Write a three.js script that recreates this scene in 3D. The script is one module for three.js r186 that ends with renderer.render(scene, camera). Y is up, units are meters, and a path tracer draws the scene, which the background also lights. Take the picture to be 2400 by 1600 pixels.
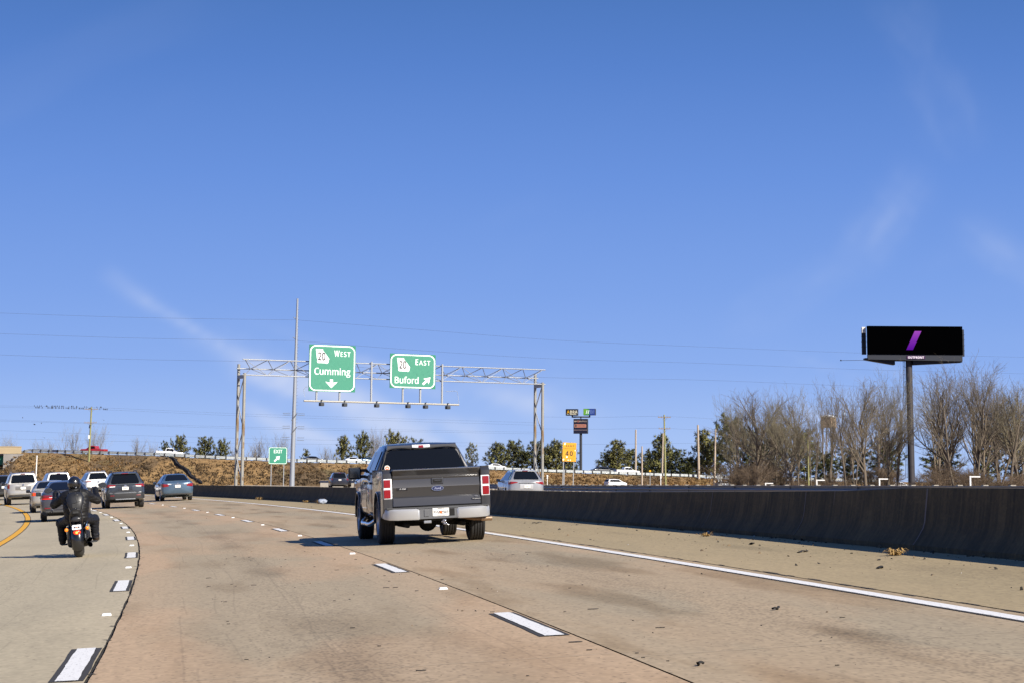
import * as THREE from 'three';
import { mergeGeometries, mergeVertices, toCreasedNormals } from 'three/addons/utils/BufferGeometryUtils.js';
import { RoundedBoxGeometry } from 'three/addons/geometries/RoundedBoxGeometry.js';
import { MarchingCubes } from 'three/addons/objects/MarchingCubes.js';
import { Brush, Evaluator, SUBTRACTION } from 'three-bvh-csg';

// ---------------------------------------------------------------- camera
const F = 5104.32, EYE = 1.3133;
const scene = new THREE.Scene();
const camera = new THREE.PerspectiveCamera(2 * Math.atan(1300 / F) * 180 / Math.PI, 2400 / 2600, 0.5, 6000);
camera.position.set(0, EYE, 0);
camera.rotation.order = 'YXZ';
camera.rotation.set(Math.atan(839.06 / F), 0.00103, 0.0062647);
camera.setViewOffset(2400, 2600, 0, 1000, 2400, 1600);
camera.updateProjectionMatrix();
camera.updateMatrixWorld(true);

// ---------------------------------------------------------------- renderer, exposure
const renderer = new THREE.WebGLRenderer({ antialias: true });
renderer.toneMapping = THREE.LinearToneMapping;
const EXPOSURE = 1.75;
renderer.toneMappingExposure = EXPOSURE;
renderer.shadowMap.enabled = true;

// ---------------------------------------------------------------- noise
function rng(seed) { let s = seed | 0; return () => { s = (s + 0x6d2b79f5) | 0; let t = Math.imul(s ^ (s >>> 15), 1 | s); t = (t + Math.imul(t ^ (t >>> 7), 61 | t)) ^ t; return ((t ^ (t >>> 14)) >>> 0) / 4294967296; }; }
function hash2(x, y, s) { let h = Math.imul(x, 374761393) ^ Math.imul(y, 668265263) ^ Math.imul(s, 2147483647 - 1013); h = Math.imul(h ^ (h >>> 13), 1274126177); h ^= h >>> 16; return (h >>> 0) / 4294967296; }
function vnoise(x, y, s, px = 0, py = 0) {
  let ix = Math.floor(x), iy = Math.floor(y); const fx = x - ix, fy = y - iy;
  let jx = ix + 1, jy = iy + 1;
  if (px) { ix = ((ix % px) + px) % px; jx = ((jx % px) + px) % px; }
  if (py) { iy = ((iy % py) + py) % py; jy = ((jy % py) + py) % py; }
  const u = fx * fx * (3 - 2 * fx), v = fy * fy * (3 - 2 * fy);
  const a = hash2(ix, iy, s), b = hash2(jx, iy, s), c = hash2(ix, jy, s), d = hash2(jx, jy, s);
  return (a + (b - a) * u) * (1 - v) + (c + (d - c) * u) * v;
}
function fbm(x, y, s, oct = 4, px = 0, py = 0) { let a = 0.5, t = 0, n = 0; for (let i = 0; i < oct; i++) { t += a * vnoise(x, y, s + i * 17, px, py); n += a; a *= 0.5; x *= 2; y *= 2; px *= 2; py *= 2; } return t / n; }
const clamp = (x, a, b) => Math.min(b, Math.max(a, x)), lerp = (a, b, t) => a + (b - a) * t;
const smooth = (a, b, x) => { const t = clamp((x - a) / (b - a), 0, 1); return t * t * (3 - 2 * t); };
function interp(xs, ys, x) { if (x <= xs[0]) return ys[0]; for (let i = 1; i < xs.length; i++) if (x <= xs[i]) return lerp(ys[i - 1], ys[i], (x - xs[i - 1]) / (xs[i] - xs[i - 1])); return ys[ys.length - 1]; }

// ---------------------------------------------------------------- sky: clear winter blue with thin cirrus
{
  const W = 2048, H = 1024, data = new Float32Array(W * H * 4);
  const els = [-90, 0, 1.2, 3, 5, 8, 11, 14, 22, 40, 90];
  const cols = [[.30, .30, .31], [.455, .605, .93], [.385, .545, .91], [.270, .436, .862], [.210, .372, .812], [.146, .296, .732], [.098, .227, .612], [.0655, .172, .476], [.050, .138, .40], [.045, .120, .37], [.035, .095, .30]];
  const azW = 180 / Math.PI;
  for (let row = 0; row < H; row++) {
    const el = ((row + 0.5) / H - 0.5) * 180;
    const base = [0, 1, 2].map((c) => interp(els, cols.map((k) => k[c]), el));
    for (let col = 0; col < W; col++) {
      const round = ((col + 0.5) / W - 0.5) * 360;          // atan2(z, x)
      let az = round + 90; if (az > 180) az -= 360;          // 0 straight ahead, positive to the east of it
      let cloud = 0;
      if (el > 0 && el < 60) {
        // thin veils, stretched along one wind direction
        const wx = (az * 0.8 + el * 1.1) * 0.17, wy = (el * 0.9 - az * 0.45) * 0.75;
        const warp = fbm(az * 0.12 + 5, el * 0.2, 31, 3) * 2.2;
        const veil = fbm(wx + warp, wy + warp * 0.8, 7, 5);
        const patch = fbm(az * 0.11 + 3.2, el * 0.16 + 1.1, 55, 3);
        cloud += smooth(0.52, 0.86, veil) * smooth(0.46, 0.68, patch) * lerp(0.34, 0.025, smooth(4, 8, el)) * smooth(50, 20, el);
        // low bank of haze cloud
        const low = fbm(az * 0.30 + el * .35 + 2 + warp * 1.3, el * 2.3 + az * 0.75 + warp, 91, 5); cloud += smooth(0.46, 0.78, low) * smooth(.36, .6, fbm(az * .2 + 7, el * .35, 23, 3)) * 0.85 * smooth(4.6, 1.8, el) * smooth(0.0, 0.5, el);
        // spread contrails, seen elsewhere round the sky too
        for (const [a0, e0, a1, e1, wdt, amt] of [[-10.6, 5.3, -9.4, 4.55, 0.2, 0.22], [-9.6, 4.65, -7.0, 3.25, 0.085, 0.42], [-7.2, 3.35, -3.2, 1.2, 0.3, 0.34], [10.6, 8.0, 9.2, 6.0, 0.5, 0.13], [9.2, 6.0, 6.0, 4.2, 0.4, 0.08], [12.0, 6.6, 14.5, 4.8, 0.4, 0.20], [10.2, 12.6, 11.6, 9.0, 0.7, 0.06], [-0.5, 2.6, 2.2, 1.6, 0.5, 0.22], [40, 9, 52, 13, 0.6, 0.3], [-60, 12, -45, 8, 0.7, 0.3], [130, 14, 150, 9, 0.8, 0.3], [-140, 10, -120, 15, 0.8, 0.3]]) {
          const dx = a1 - a0, dy = e1 - e0, L2 = dx * dx + dy * dy, t = ((az - a0) * dx + (el - e0) * dy) / L2;
          if (t < -0.25 || t > 1.25) continue;
          const n1 = fbm(az * 0.9, el * 0.9, 12, 3) - 0.5, d = Math.abs((az - a0) * dy - (el - e0) * dx) / Math.sqrt(L2) + n1 * wdt * 1.2;
          const along = t * Math.sqrt(L2), fib = fbm(along * 0.7 + 3, d * 7 + along * 0.5, 77, 4); cloud += amt * Math.exp(-(d * d) / (wdt * wdt)) * smooth(-0.25, 0.15, t) * smooth(1.25, 0.85, t) * (0.15 + 1.7 * fib * fib * 1.6);
        }
      }
      cloud = clamp(cloud, 0, 0.8);
      const o = (row * W + col) * 4, white = [.62, .70, .92];
      for (let c = 0; c < 3; c++) data[o + c] = lerp(base[c], Math.max(white[c], base[c]), cloud) / EXPOSURE;
      data[o + 3] = 1;
    }
  }
  const sky = new THREE.DataTexture(data, W, H, THREE.RGBAFormat, THREE.FloatType);
  sky.mapping = THREE.EquirectangularReflectionMapping; sky.magFilter = THREE.LinearFilter; sky.minFilter = THREE.LinearFilter; sky.needsUpdate = true;
  scene.background = sky; scene.environment = sky;
}

// ---------------------------------------------------------------- sun: behind the camera's shoulder, 33 degrees up
const sun = new THREE.DirectionalLight(new THREE.Color().setRGB(1, 0.93, 0.82), 4.3);
{
  const az = 44 * Math.PI / 180, el = 33 * Math.PI / 180;
  sun.position.set(Math.sin(az) * Math.cos(el), Math.sin(el), Math.cos(az) * Math.cos(el)).multiplyScalar(300).add(new THREE.Vector3(0, 0, -120));
  sun.target.position.set(0, 0, -120);
  sun.castShadow = true; sun.shadow.mapSize.set(4096, 4096);
  Object.assign(sun.shadow.camera, { left: -260, right: 260, top: 260, bottom: -260, near: 1, far: 900 });
  scene.add(sun, sun.target);
}

// ---------------------------------------------------------------- picture position -> world
const V = (x, y, z) => new THREE.Vector3(x, y, z);
function ray(u, v) { return V((u - 1200) / F, -(v - 300) / F, -1).applyQuaternion(camera.quaternion); }
function at(u, v, D) { const d = ray(u, v); return d.multiplyScalar(-D / d.z).add(camera.position); }
function xAt(u, D) { return at(u, 1139, D).x; }

// ---------------------------------------------------------------- road frame: S along the highway, t across it
const RD = { s: 0.0491437, th: 0.1288527, k: 0.0008227, k2: 3.6e-6, tc: -2.7462, g: 0.0010524, c: 3.5e-6, KM: 230 };
const RS = []; {
  let th = RD.th, x = 0, z = 0;
  for (let i = 0; i <= 2600; i++) { const S = -40 + i * 0.25; if (i === 0) { th = RD.th + RD.k * -40; x = 0; z = 0; } RS.push({ S, th, x, z }); const k = RD.k + RD.k2 * clamp(S, 0, RD.KM); const tm = th + k * 0.125; x += -Math.sin(tm) * 0.25; z += Math.cos(tm) * 0.25; th += k * 0.25; }
  const o = RS[160]; const ox = o.x, oz = o.z; for (const r of RS) { r.x -= ox; r.z -= oz; }
}
function road(S, t, dy = 0) {
  const f = clamp((S + 40) * 4, 0, RS.length - 1.001), i = Math.floor(f), w = f - i, a = RS[i], b = RS[i + 1];
  const x = lerp(a.x, b.x, w), z = lerp(a.z, b.z, w), th = lerp(a.th, b.th, w), tt = t - RD.tc;
  return V(x + tt * Math.cos(th), RD.s * tt + RD.g * S + RD.c * S * S + dy, -(z + tt * Math.sin(th)));
}
function roadTheta(S) { return interp([RS[0].S], [0], 0) || RS[Math.round(clamp((S + 40) * 4, 0, RS.length - 1))].th; }
function putOnRoad(o, S, t, lift = 0, lean = 0) {
  const p = road(S, t, lift), r = road(S, t + 0.5).sub(road(S, t - 0.5)).normalize(), f = road(S + 1, t).sub(road(S - 1, t)).normalize();
  const up = r.clone().cross(f).normalize(), back = f.clone().negate(), r2 = up.clone().cross(back).normalize();
  const m = new THREE.Matrix4().makeBasis(r2, up, back); if (lean) m.multiply(new THREE.Matrix4().makeRotationZ(lean));
  o.quaternion.setFromRotationMatrix(m); o.position.copy(p); return o;
}

// ---------------------------------------------------------------- object helpers
const taken = new Map();
function numbered(n) { const k = taken.get(n) ?? 0; taken.set(n, k + 1); return k ? n + '_' + String(k).padStart(3, '0') : n; }
function shade(o) { o.traverse((m) => { if (m.isMesh) { m.castShadow = true; m.receiveShadow = true; } }); return o; }
function tag(o, label, category, group, kind) { if (label) o.userData.label = label; if (category) o.userData.category = category; if (group) o.userData.group = group; if (kind) o.userData.kind = kind; return o; }
function thing(name, label, category, group) { const o = new THREE.Group(); o.name = numbered(name); scene.add(o); return tag(o, label, category, group); }
function part(parent, name, geo, mat, label) { const g = Array.isArray(geo) ? join(geo) : geo; const m = new THREE.Mesh(g, mat); m.name = name; if (label) m.userData.label = label; m.castShadow = m.receiveShadow = true; parent.add(m); return m; }
function solo(name, geo, mat, label, category, group) { const g = Array.isArray(geo) ? join(geo) : geo; const m = new THREE.Mesh(g, mat); m.name = numbered(name); m.castShadow = m.receiveShadow = true; scene.add(m); return tag(m, label, category, group); }
function struct(name, geo, mat, label) { const m = solo(name, geo, mat); m.userData.kind = 'structure'; if (label) m.userData.label = label; return m; }
function copyOf(o, label) { const c = o.clone(); c.name = numbered(o.name.replace(/_\d{3}$/, '')); c.userData = { ...o.userData }; if (label) c.userData.label = label; scene.add(c); return c; }
function flat(g) { const n = g.index ? g.toNonIndexed() : g; if (!n.attributes.uv) n.setAttribute('uv', new THREE.BufferAttribute(new Float32Array(n.attributes.position.count * 2), 2)); if (!n.attributes.normal) n.computeVertexNormals(); for (const k of Object.keys(n.attributes)) if (!['position', 'normal', 'uv'].includes(k)) n.deleteAttribute(k); n.morphAttributes = {}; n.clearGroups(); return n; }
function join(list) { return list.length === 1 ? flat(list[0]) : mergeGeometries(list.map(flat)); }
function box(w, h, d, x = 0, y = 0, z = 0, rx = 0, ry = 0, rz = 0) { const g = new THREE.BoxGeometry(w, h, d); if (rx) g.rotateX(rx); if (ry) g.rotateY(ry); if (rz) g.rotateZ(rz); return g.translate(x, y, z); }
function rbox(w, h, d, r, x = 0, y = 0, z = 0, rx = 0, ry = 0, rz = 0, seg = 2) { const g = new RoundedBoxGeometry(w, h, d, seg, Math.min(r, w / 2.01, h / 2.01, d / 2.01)); if (rx) g.rotateX(rx); if (ry) g.rotateY(ry); if (rz) g.rotateZ(rz); return g.translate(x, y, z); }
const _up = V(0, 1, 0);
function rod(a, b, r0, r1 = r0, seg = 8, open = false) { const d = b.clone().sub(a), L = d.length(); const g = new THREE.CylinderGeometry(r1, r0, L, seg, 1, open); g.translate(0, L / 2, 0); g.applyQuaternion(new THREE.Quaternion().setFromUnitVectors(_up, d.normalize())); return g.translate(a.x, a.y, a.z); }
function bar(a, b, w, h) { const d = b.clone().sub(a), L = d.length(); const g = new THREE.BoxGeometry(w, L, h).translate(0, L / 2, 0); g.applyQuaternion(new THREE.Quaternion().setFromUnitVectors(_up, d.normalize())); return g.translate(a.x, a.y, a.z); }
function tube(pts, r, seg = 24, rad = 8) { return new THREE.TubeGeometry(new THREE.CatmullRomCurve3(pts), seg, r, rad, false); }
function ball(r, x, y, z, sx = 1, sy = 1, sz = 1, ws = 16, hs = 10) { return new THREE.SphereGeometry(r, ws, hs).scale(sx, sy, sz).translate(x, y, z); }
function prism(pts, depth, bevel = 0) { const s = new THREE.Shape(pts.map((p) => new THREE.Vector2(p[0], p[1]))); return new THREE.ExtrudeGeometry(s, { depth, bevelEnabled: bevel > 0, bevelThickness: bevel, bevelSize: bevel, bevelSegments: 2, curveSegments: 8 }); }
const ribbonUV = (list) => list;
// a sheet from rows of points; uv given per point in metres
function sheet(rows, uvs, flip = false) {
  const n = rows.length, m = rows[0].length, p = new Float32Array(n * m * 3), uv = new Float32Array(n * m * 2), ix = [];
  for (let i = 0; i < n; i++) for (let j = 0; j < m; j++) { const q = rows[i][j], o = i * m + j; p[o * 3] = q.x; p[o * 3 + 1] = q.y; p[o * 3 + 2] = q.z; const w = uvs(i, j, q); uv[o * 2] = w[0]; uv[o * 2 + 1] = w[1]; }
  for (let i = 0; i < n - 1; i++) for (let j = 0; j < m - 1; j++) { const a = i * m + j, b = a + 1, c = a + m, d = c + 1; if (flip) ix.push(a, c, b, b, c, d); else ix.push(a, b, c, b, d, c); }
  const g = new THREE.BufferGeometry(); g.setAttribute('position', new THREE.BufferAttribute(p, 3)); g.setAttribute('uv', new THREE.BufferAttribute(uv, 2)); g.setIndex(ix); g.computeVertexNormals(); return g;
}
// closed loft through rings of equal length, capped
function loft(rings, cap = true) {
  const n = rings.length, m = rings[0].length, p = [], ix = [];
  for (const r of rings) for (const q of r) p.push(q[0], q[1], q[2]);
  for (let i = 0; i < n - 1; i++) for (let j = 0; j < m; j++) { const k = (j + 1) % m, a = i * m + j, b = i * m + k, c = a + m, d = b + m; ix.push(a, c, b, b, c, d); }
  if (cap) for (const [r, rev] of [[0, false], [n - 1, true]]) { const c = [0, 0, 0]; for (const q of rings[r]) for (let i = 0; i < 3; i++) c[i] += q[i] / m; const ci = p.length / 3; p.push(...c); for (let j = 0; j < m; j++) { const k = (j + 1) % m; if (rev) ix.push(ci, r * m + k, r * m + j); else ix.push(ci, r * m + j, r * m + k); } }
  const g = new THREE.BufferGeometry(); g.setAttribute('position', new THREE.Float32BufferAttribute(p, 3)); g.setIndex(ix);
  g.setAttribute('uv', new THREE.Float32BufferAttribute(new Float32Array(p.length / 3 * 2), 2));
  return g;
}
function crease(g, deg = 32) { let h = g.clone(); if (h.attributes.normal) h.deleteAttribute('normal'); h = mergeVertices(h, 1e-4); h = toCreasedNormals(h, deg * Math.PI / 180); if (!h.attributes.uv) h.setAttribute('uv', new THREE.BufferAttribute(new Float32Array(h.attributes.position.count * 2), 2)); return h; }

// ---------------------------------------------------------------- materials
const lin = (r, g, b) => new THREE.Color().setRGB(r, g, b);
const M = {};
function std(r, g, b, rough = 0.8, metal = 0, extra = {}) { return new THREE.MeshStandardMaterial({ color: lin(r, g, b), roughness: rough, metalness: metal, ...extra }); }
function paint(r, g, b, metal = 0.35, rough = 0.38) { return new THREE.MeshPhysicalMaterial({ color: lin(r, g, b), roughness: rough, metalness: metal, clearcoat: 1, clearcoatRoughness: 0.06 }); }
M.rubber = std(.022, .021, .021, .85);
M.blackPlastic = std(.02, .02, .021, .55);
M.darkPlastic = std(.045, .045, .047, .6);
M.carGlass = new THREE.MeshPhysicalMaterial({ color: lin(.006, .007, .009), roughness: .05, ior: 1.42 });
M.chrome = std(.75, .75, .76, .16, 1);
M.mirrorDarkRefl = std(.16, .15, .135, .12, 1);  // darkened glass stands in for dark trees reflected from behind
M.rimAlloy = std(.45, .46, .48, .35, .8);
M.redLens = new THREE.MeshPhysicalMaterial({ color: lin(.26, .008, .010), roughness: .2, clearcoat: 1, clearcoatRoughness: .05 });
M.redDark = new THREE.MeshPhysicalMaterial({ color: lin(.20, .008, .01), roughness: .2, clearcoat: 1, clearcoatRoughness: .05 });
M.whiteLens = new THREE.MeshPhysicalMaterial({ color: lin(.75, .75, .76), roughness: .15, clearcoat: 1, clearcoatRoughness: .05 });
M.amberLens = new THREE.MeshPhysicalMaterial({ color: lin(.75, .25, .02), roughness: .2, clearcoat: 1 });
M.brakeLit = new THREE.MeshStandardMaterial({ color: lin(.5, .01, .01), roughness: .3, emissive: lin(1, .02, .015), emissiveIntensity: .45 });
M.under = std(.012, .012, .012, .95);
M.galv = std(.33, .345, .36, .5, .35);
M.galvDark = std(.22, .235, .25, .55, .4);
M.woodPole = std(.27, .20, .135, .9);
M.woodPale = std(.42, .34, .26, .9);
M.woodGreen = std(.26, .25, .10, .9);
M.white = std(.78, .78, .76, .6);
M.dark = std(.03, .033, .04, .6);
M.wire = std(.05, .055, .07, .6, .3);
function canvasTex(w, h, draw, srgb = true) { const c = document.createElement('canvas'); c.width = w; c.height = h; draw(c.getContext('2d'), w, h); const t = new THREE.CanvasTexture(c); if (srgb) t.colorSpace = THREE.SRGBColorSpace; t.anisotropy = 8; return t; }
function dataTex(W, H, fn, srgb = true, rx = true, ry = true) {
  const d = new Uint8Array(W * H * 4); for (let y = 0; y < H; y++) for (let x = 0; x < W; x++) { const c = fn(x / W, y / H, x, y), o = (y * W + x) * 4; d[o] = clamp(c[0], 0, 255); d[o + 1] = clamp(c[1], 0, 255); d[o + 2] = clamp(c[2], 0, 255); d[o + 3] = 255; }
  const t = new THREE.DataTexture(d, W, H); t.magFilter = THREE.LinearFilter; t.minFilter = THREE.LinearFilter; if (srgb) t.colorSpace = THREE.SRGBColorSpace; t.wrapS = rx ? THREE.RepeatWrapping : THREE.ClampToEdgeWrapping; t.wrapT = ry ? THREE.RepeatWrapping : THREE.ClampToEdgeWrapping; t.needsUpdate = true; return t;
}
const toS = (l) => 255 * (l <= 0.0031308 ? 12.92 * l : 1.055 * Math.pow(l, 1 / 2.4) - 0.055);
// ================================================================ THE SETTING
// ---------------------------------------------------------------- terrain
const CD0 = { X: .58, D: 113.4, th: .149 };                       // the parallel exit road: a straight line
function cdY(D) { return EYE + interp([0, 130, 250, 460, 900], [-.80, -.80, -.32, -.05, 0], D); }
function cdP(D, off, dy = 0) { const x = CD0.X - Math.tan(CD0.th) * (D - CD0.D) + off / Math.cos(CD0.th); return V(x, cdY(D) + dy, -D); }
function baseH(D) { return EYE + interp([0, 120, 250, 460, 2000], [-1.25, -1.2, -.62, -.12, -.1], D); }
function nearestRoad(x, z) { let b = 1e9, k = 0; for (let i = 0; i < RS.length; i += 8) { const r = RS[i], cx = r.x - RD.tc * Math.cos(r.th), cz = r.z - RD.tc * Math.sin(r.th), d = (x - cx) ** 2 + (-z - cz) ** 2; if (d < b) { b = d; k = i; } } const r = RS[k], cx = r.x - RD.tc * Math.cos(r.th), cz = r.z - RD.tc * Math.sin(r.th); return { S: r.S, t: (x - cx) * Math.cos(r.th) + (-z - cz) * Math.sin(r.th) }; }
function groundH(x, z) {
  const D = -z; let h = baseH(D) + (fbm(x * .03, z * .03, 5, 3) - .5) * .25;
  const n = nearestRoad(x, z);
  if (n.S > -39 && n.S < 600) {
    const edgeL = -11, edgeR = 8; let rh = RD.s * (clamp(n.t, edgeL, edgeR) - RD.tc) + RD.g * n.S + RD.c * n.S * n.S - .35;
    const w = Math.max(smooth(-24, -12, n.t) * smooth(30, 9, n.t), 0); h = Math.min(h, lerp(h, rh, w)); if (n.t > -12 && n.t < 9.5) h = Math.min(h, rh);
  }
  if (D < 470 && D > -40) { const c = cdP(D, 0), off = (x - c.x) * Math.cos(CD0.th); if (off > -9.5 && off < 3.6) h = Math.min(h, c.y - .2); }
  return h;
}
const grassTex = dataTex(768, 768, (u, v) => {
  const n = fbm(u * 12, v * 12, 3, 5, 12, 12), b = fbm(u * 5, v * 5, 19, 4, 5, 5), f = fbm(u * 90, v * 60, 40, 3, 90, 60), dk = smooth(.52, .66, b) * .75;
  const straw = [lerp(.18, .32, n), lerp(.108, .195, n), lerp(.042, .078, n)], brush = [.075, .052, .030], k = .55 + .86 * f;
  const g = smooth(.6, .75, fbm(u * 8, v * 8, 77, 3, 8, 8)) * .35;
  return [0, 1, 2].map((c) => toS(lerp(lerp(straw[c], brush[c], dk), [.13, .12, .045][c], g) * k));
});
function withRepeat(t, x, y) { const c = t.clone(); c.repeat.set(x, y); c.needsUpdate = true; return c; }
M.dryGrass = new THREE.MeshStandardMaterial({ map: withRepeat(grassTex, 1 / 46, 1 / 46), roughness: 1 });
{
  const xs = [], zs = [];
  for (let x = -1600; x < -140; x += 120) xs.push(x); for (let x = -140; x <= 140; x += 3.5) xs.push(x); for (let x = 200; x <= 1700; x += 120) xs.push(x);
  for (let z = 60; z > -260; z -= 3.5) zs.push(z); for (let z = -260; z > -560; z -= 12) zs.push(z); for (let z = -600; z >= -4200; z -= 300) zs.push(z);
  const rows = zs.map((z) => xs.map((x) => V(x, groundH(x, z), z)));
  struct('ground', sheet(rows, (i, j, q) => [q.x, q.z]), M.dryGrass, 'dry straw-coloured grass ground around the roads');
}

// ---------------------------------------------------------------- concrete of the highway
function concreteTex(seed, base, warm, o = {}) {
  const PX = 6, PY = 48;                                          // 3.6 m x 36 m
  return dataTex(384, 1536, (u, v) => {
    const m = fbm(u * 3, v * 7, seed, 4, 3, 7), m2 = fbm(u * 6 + 9, v * 9, seed + 50, 5, 6, 9), sp = hash2(Math.floor(u * 192), Math.floor(v * 768), seed), f = fbm(u * 96, v * 480, seed + 9, 2, 96, 480);
    let c = base.map((b, i) => lerp(b, warm[i], clamp(smooth(.16, .46, Math.abs(u - .5)) * .65 + smooth(.38, .66, m) * .75 - .15, 0, 1)));
    const wheel = Math.exp(-(((u - (o.w1 ?? .25)) / .10) ** 2)) + Math.exp(-(((u - (o.w2 ?? .75)) / .10) ** 2));
    const mid = Math.exp(-(((u - .5) / .12) ** 2));
    let k = 1 - (o.wheel ?? .07) * wheel * (.4 + 1.1 * m2) - (o.oil ?? .10) * mid * smooth(.3, .8, m2) - (o.blot ?? .22) * smooth(.52, .80, m2);
    k *= .84 + .32 * f;
    if (sp < (o.speck ?? .05) * (.5 + 2.2 * mid)) k *= .70; else if (sp > .975) k *= 1.13;
    let tine = 1; for (let q = 0; q < 9; q++) { const uq = .12 + .76 * hash2(q, 1, seed) + .022 * Math.sin(6.283 * (v * (1 + q % 2) + hash2(q, 2, seed))); if (Math.abs(u - uq) < .0022 && vnoise(q * 7, v * 12, seed + 4, 0, 12) > .5) tine = .86; }
    const stain = (o.stain ?? 0) * smooth(.5, .78, m2); return c.map((x, i) => toS(x * k * tine * (1 - stain * [.10, .16, .26][i])));
  });
}
const slabDefs = [
  ['left_lane_slab', -10.6, -3.568, 11, [.395, .335, .226], [.43, .362, .242], { wheel: .04, oil: .04, blot: .08, speck: .025 }, .012, 'grey concrete of the lane with the yellow edge line'],
  ['middle_lane_slab', -3.546, .125, 23, [.362, .286, .184], [.435, .306, .186], { wheel: .06, oil: .14, blot: .10, speck: .10, stain: .4 }, .010, 'pinkish worn concrete of the middle lane'],
  ['outer_lane_slab', .145, 3.735, 37, [.345, .276, .178], [.412, .300, .182], { wheel: .06, oil: .16, blot: .20, speck: .10, stain: .9 }, .005, 'pinkish stained concrete of the lane beside the solid line'],
];
const highway = thing('highway'); highway.userData.kind = 'structure'; highway.userData.label = 'curving three lane concrete highway with painted markings';
const SS = []; for (let S = -30; S < 60; S += .5) SS.push(S); for (let S = 60; S < 150; S += 1) SS.push(S); for (let S = 150; S <= 330; S += 3) SS.push(S);
{
  M.jointFill = std(.025, .022, .02, .95);
  part(highway, 'joint_bed', sheet(SS.map((S) => [-10.5, -3.55, .14, 3.74, 7.6].map((t) => road(S, t, -.022))), (i, j, q) => [q.x, q.z]), M.jointFill);
}
const toeT = (S) => interp([-30, 36, 60, 84, 136, 170, 330], [6.86, 6.74, 6.42, 6.02, 5.02, 4.62, 4.5], S);
for (const [name, t0, t1, seed, base, warm, o, jag, label] of slabDefs) {
  const tex = concreteTex(seed, base, warm, o), mat = new THREE.MeshStandardMaterial({ map: withRepeat(tex, 1 / 3.6, 1 / 36), roughness: .93 });
  const fine = []; for (let S = -30; S < 75; S += .16) fine.push(S); for (const S of SS) if (S >= 75) fine.push(S);
  const rows = fine.map((S) => { const j0 = name === 'middle_lane_slab' ? jag * (fbm(S * 1.1, 3, 5, 4) - .42) * 2.4 : 0, j1 = name === 'left_lane_slab' ? -jag * (fbm(S * .9, 9, 8, 4) - .4) * 2.2 : jag * .3 * (fbm(S * 2, 4, 2, 3) - .5); const a = t0 + j0, b = t1 + j1; return [0, .12, .3, .5, .7, .88, 1].map((k) => road(S, lerp(a, b, k))); });
  part(highway, 'concrete_slab', sheet(rows, (i, j) => [lerp(t0, t1, [0, .12, .3, .5, .7, .88, 1][j]) - t0, fine[i]], false), mat, label);
}
{
  const tex = concreteTex(61, [.315, .245, .135], [.355, .272, .150], { wheel: 0, oil: 0, blot: .16, speck: .05 });
  const mat = new THREE.MeshStandardMaterial({ map: withRepeat(tex, 1 / 3.6, 1 / 36), roughness: .95 });
  part(highway, 'shoulder_slab', sheet(SS.map((S) => { const j = .02 * (fbm(S * 2.2, 7, 3, 4) - .4); return [3.765 + j, 4.6, 5.4, 6.2, 7.9].map((t, i) => road(S, i === 4 ? toeT(S) + .7 : Math.min(t, toeT(S) + .1 * i))); }), (i, j, q) => [[3.765, 4.6, 5.4, 6.2, 7.9][j], SS[i]]), mat, 'sandy tan concrete shoulder along the barrier');
}
// painted markings, sheets 4 mm and 8 mm above the slabs
M.markWhite = new THREE.MeshStandardMaterial({ map: dataTex(128, 256, (u, v) => { const n = fbm(u * 8, v * 24, 6, 4, 8, 24), k = n > .67 ? .42 + .3 * vnoise(u * 30, v * 60, 2, 30, 60) : .70 + .12 * fbm(u * 40, v * 80, 9, 2, 40, 80); return [k, k * .985, k * .95].map(toS); }), roughness: .75 });
M.markBlack = std(.035, .032, .03, .9);
M.markYellow = new THREE.MeshStandardMaterial({ map: dataTex(64, 512, (u, v) => { const n = fbm(u * 6, v * 60, 16, 4, 6, 60), k = .85 + .2 * n; return [.74 * k, .375 * k, .018 * k].map(toS); }), roughness: .75 });
function strip(S0, S1, t0, t1, dy, step = .5, jag = 0, seed = 1) { const a = []; for (let S = S0; S < S1 - 1e-3; S += step) a.push(S); a.push(S1); return sheet(a.map((S) => { const j = jag ? jag * (fbm(S * 3, seed, seed, 3) - .5) * 2 : 0; return [road(S, t0 + j, dy), road(S, t1 + (jag ? jag * (fbm(S * 3, seed + 5, seed, 3) - .5) * 2 : 0), dy)]; }), (i, j) => [j, (a[i] - S0)]); }
for (let n = -2; n < 17; n++) for (const [phase, t, seed] of [[29.7319, -3.70, 1], [18.837, -.02, 2]]) {
  const S = phase + n * 12.192 - (t < -3 && n === -1 ? .4 : 0); if (S < 3) continue;
  const g = new THREE.Group(); g.name = 'lane_dash'; highway.add(g);
  part(g, 'contrast_border', strip(S - 1.52, S + 1.52, t - .122, t + .122, .004, .5, .008, seed + n), M.markBlack);
  part(g, 'white_paint', strip(S - 1.5, S + 1.51, t - .078, t + .078, .008, .12, .007, seed + n * 3), M.markWhite);
  // raised marker halfway along the gap
  const mk = new THREE.Group(); mk.name = 'raised_marker'; highway.add(mk); putOnRoad(mk, S + 6.1, t, 0);
  part(mk, 'body', loft([[[-.05, 0, .06], [.05, 0, .06], [.05, .0, .06], [-.05, 0, .06]], [[-.045, .0, .055], [.045, .0, .055], [.04, .02, .035], [-.04, .02, .035]], [[-.05, 0, 0], [.05, 0, 0], [.042, .024, 0], [-.042, .024, 0]], [[-.045, 0, -.055], [.045, 0, -.055], [.04, .02, -.035], [-.04, .02, -.035]]]), M.white);
}
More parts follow.
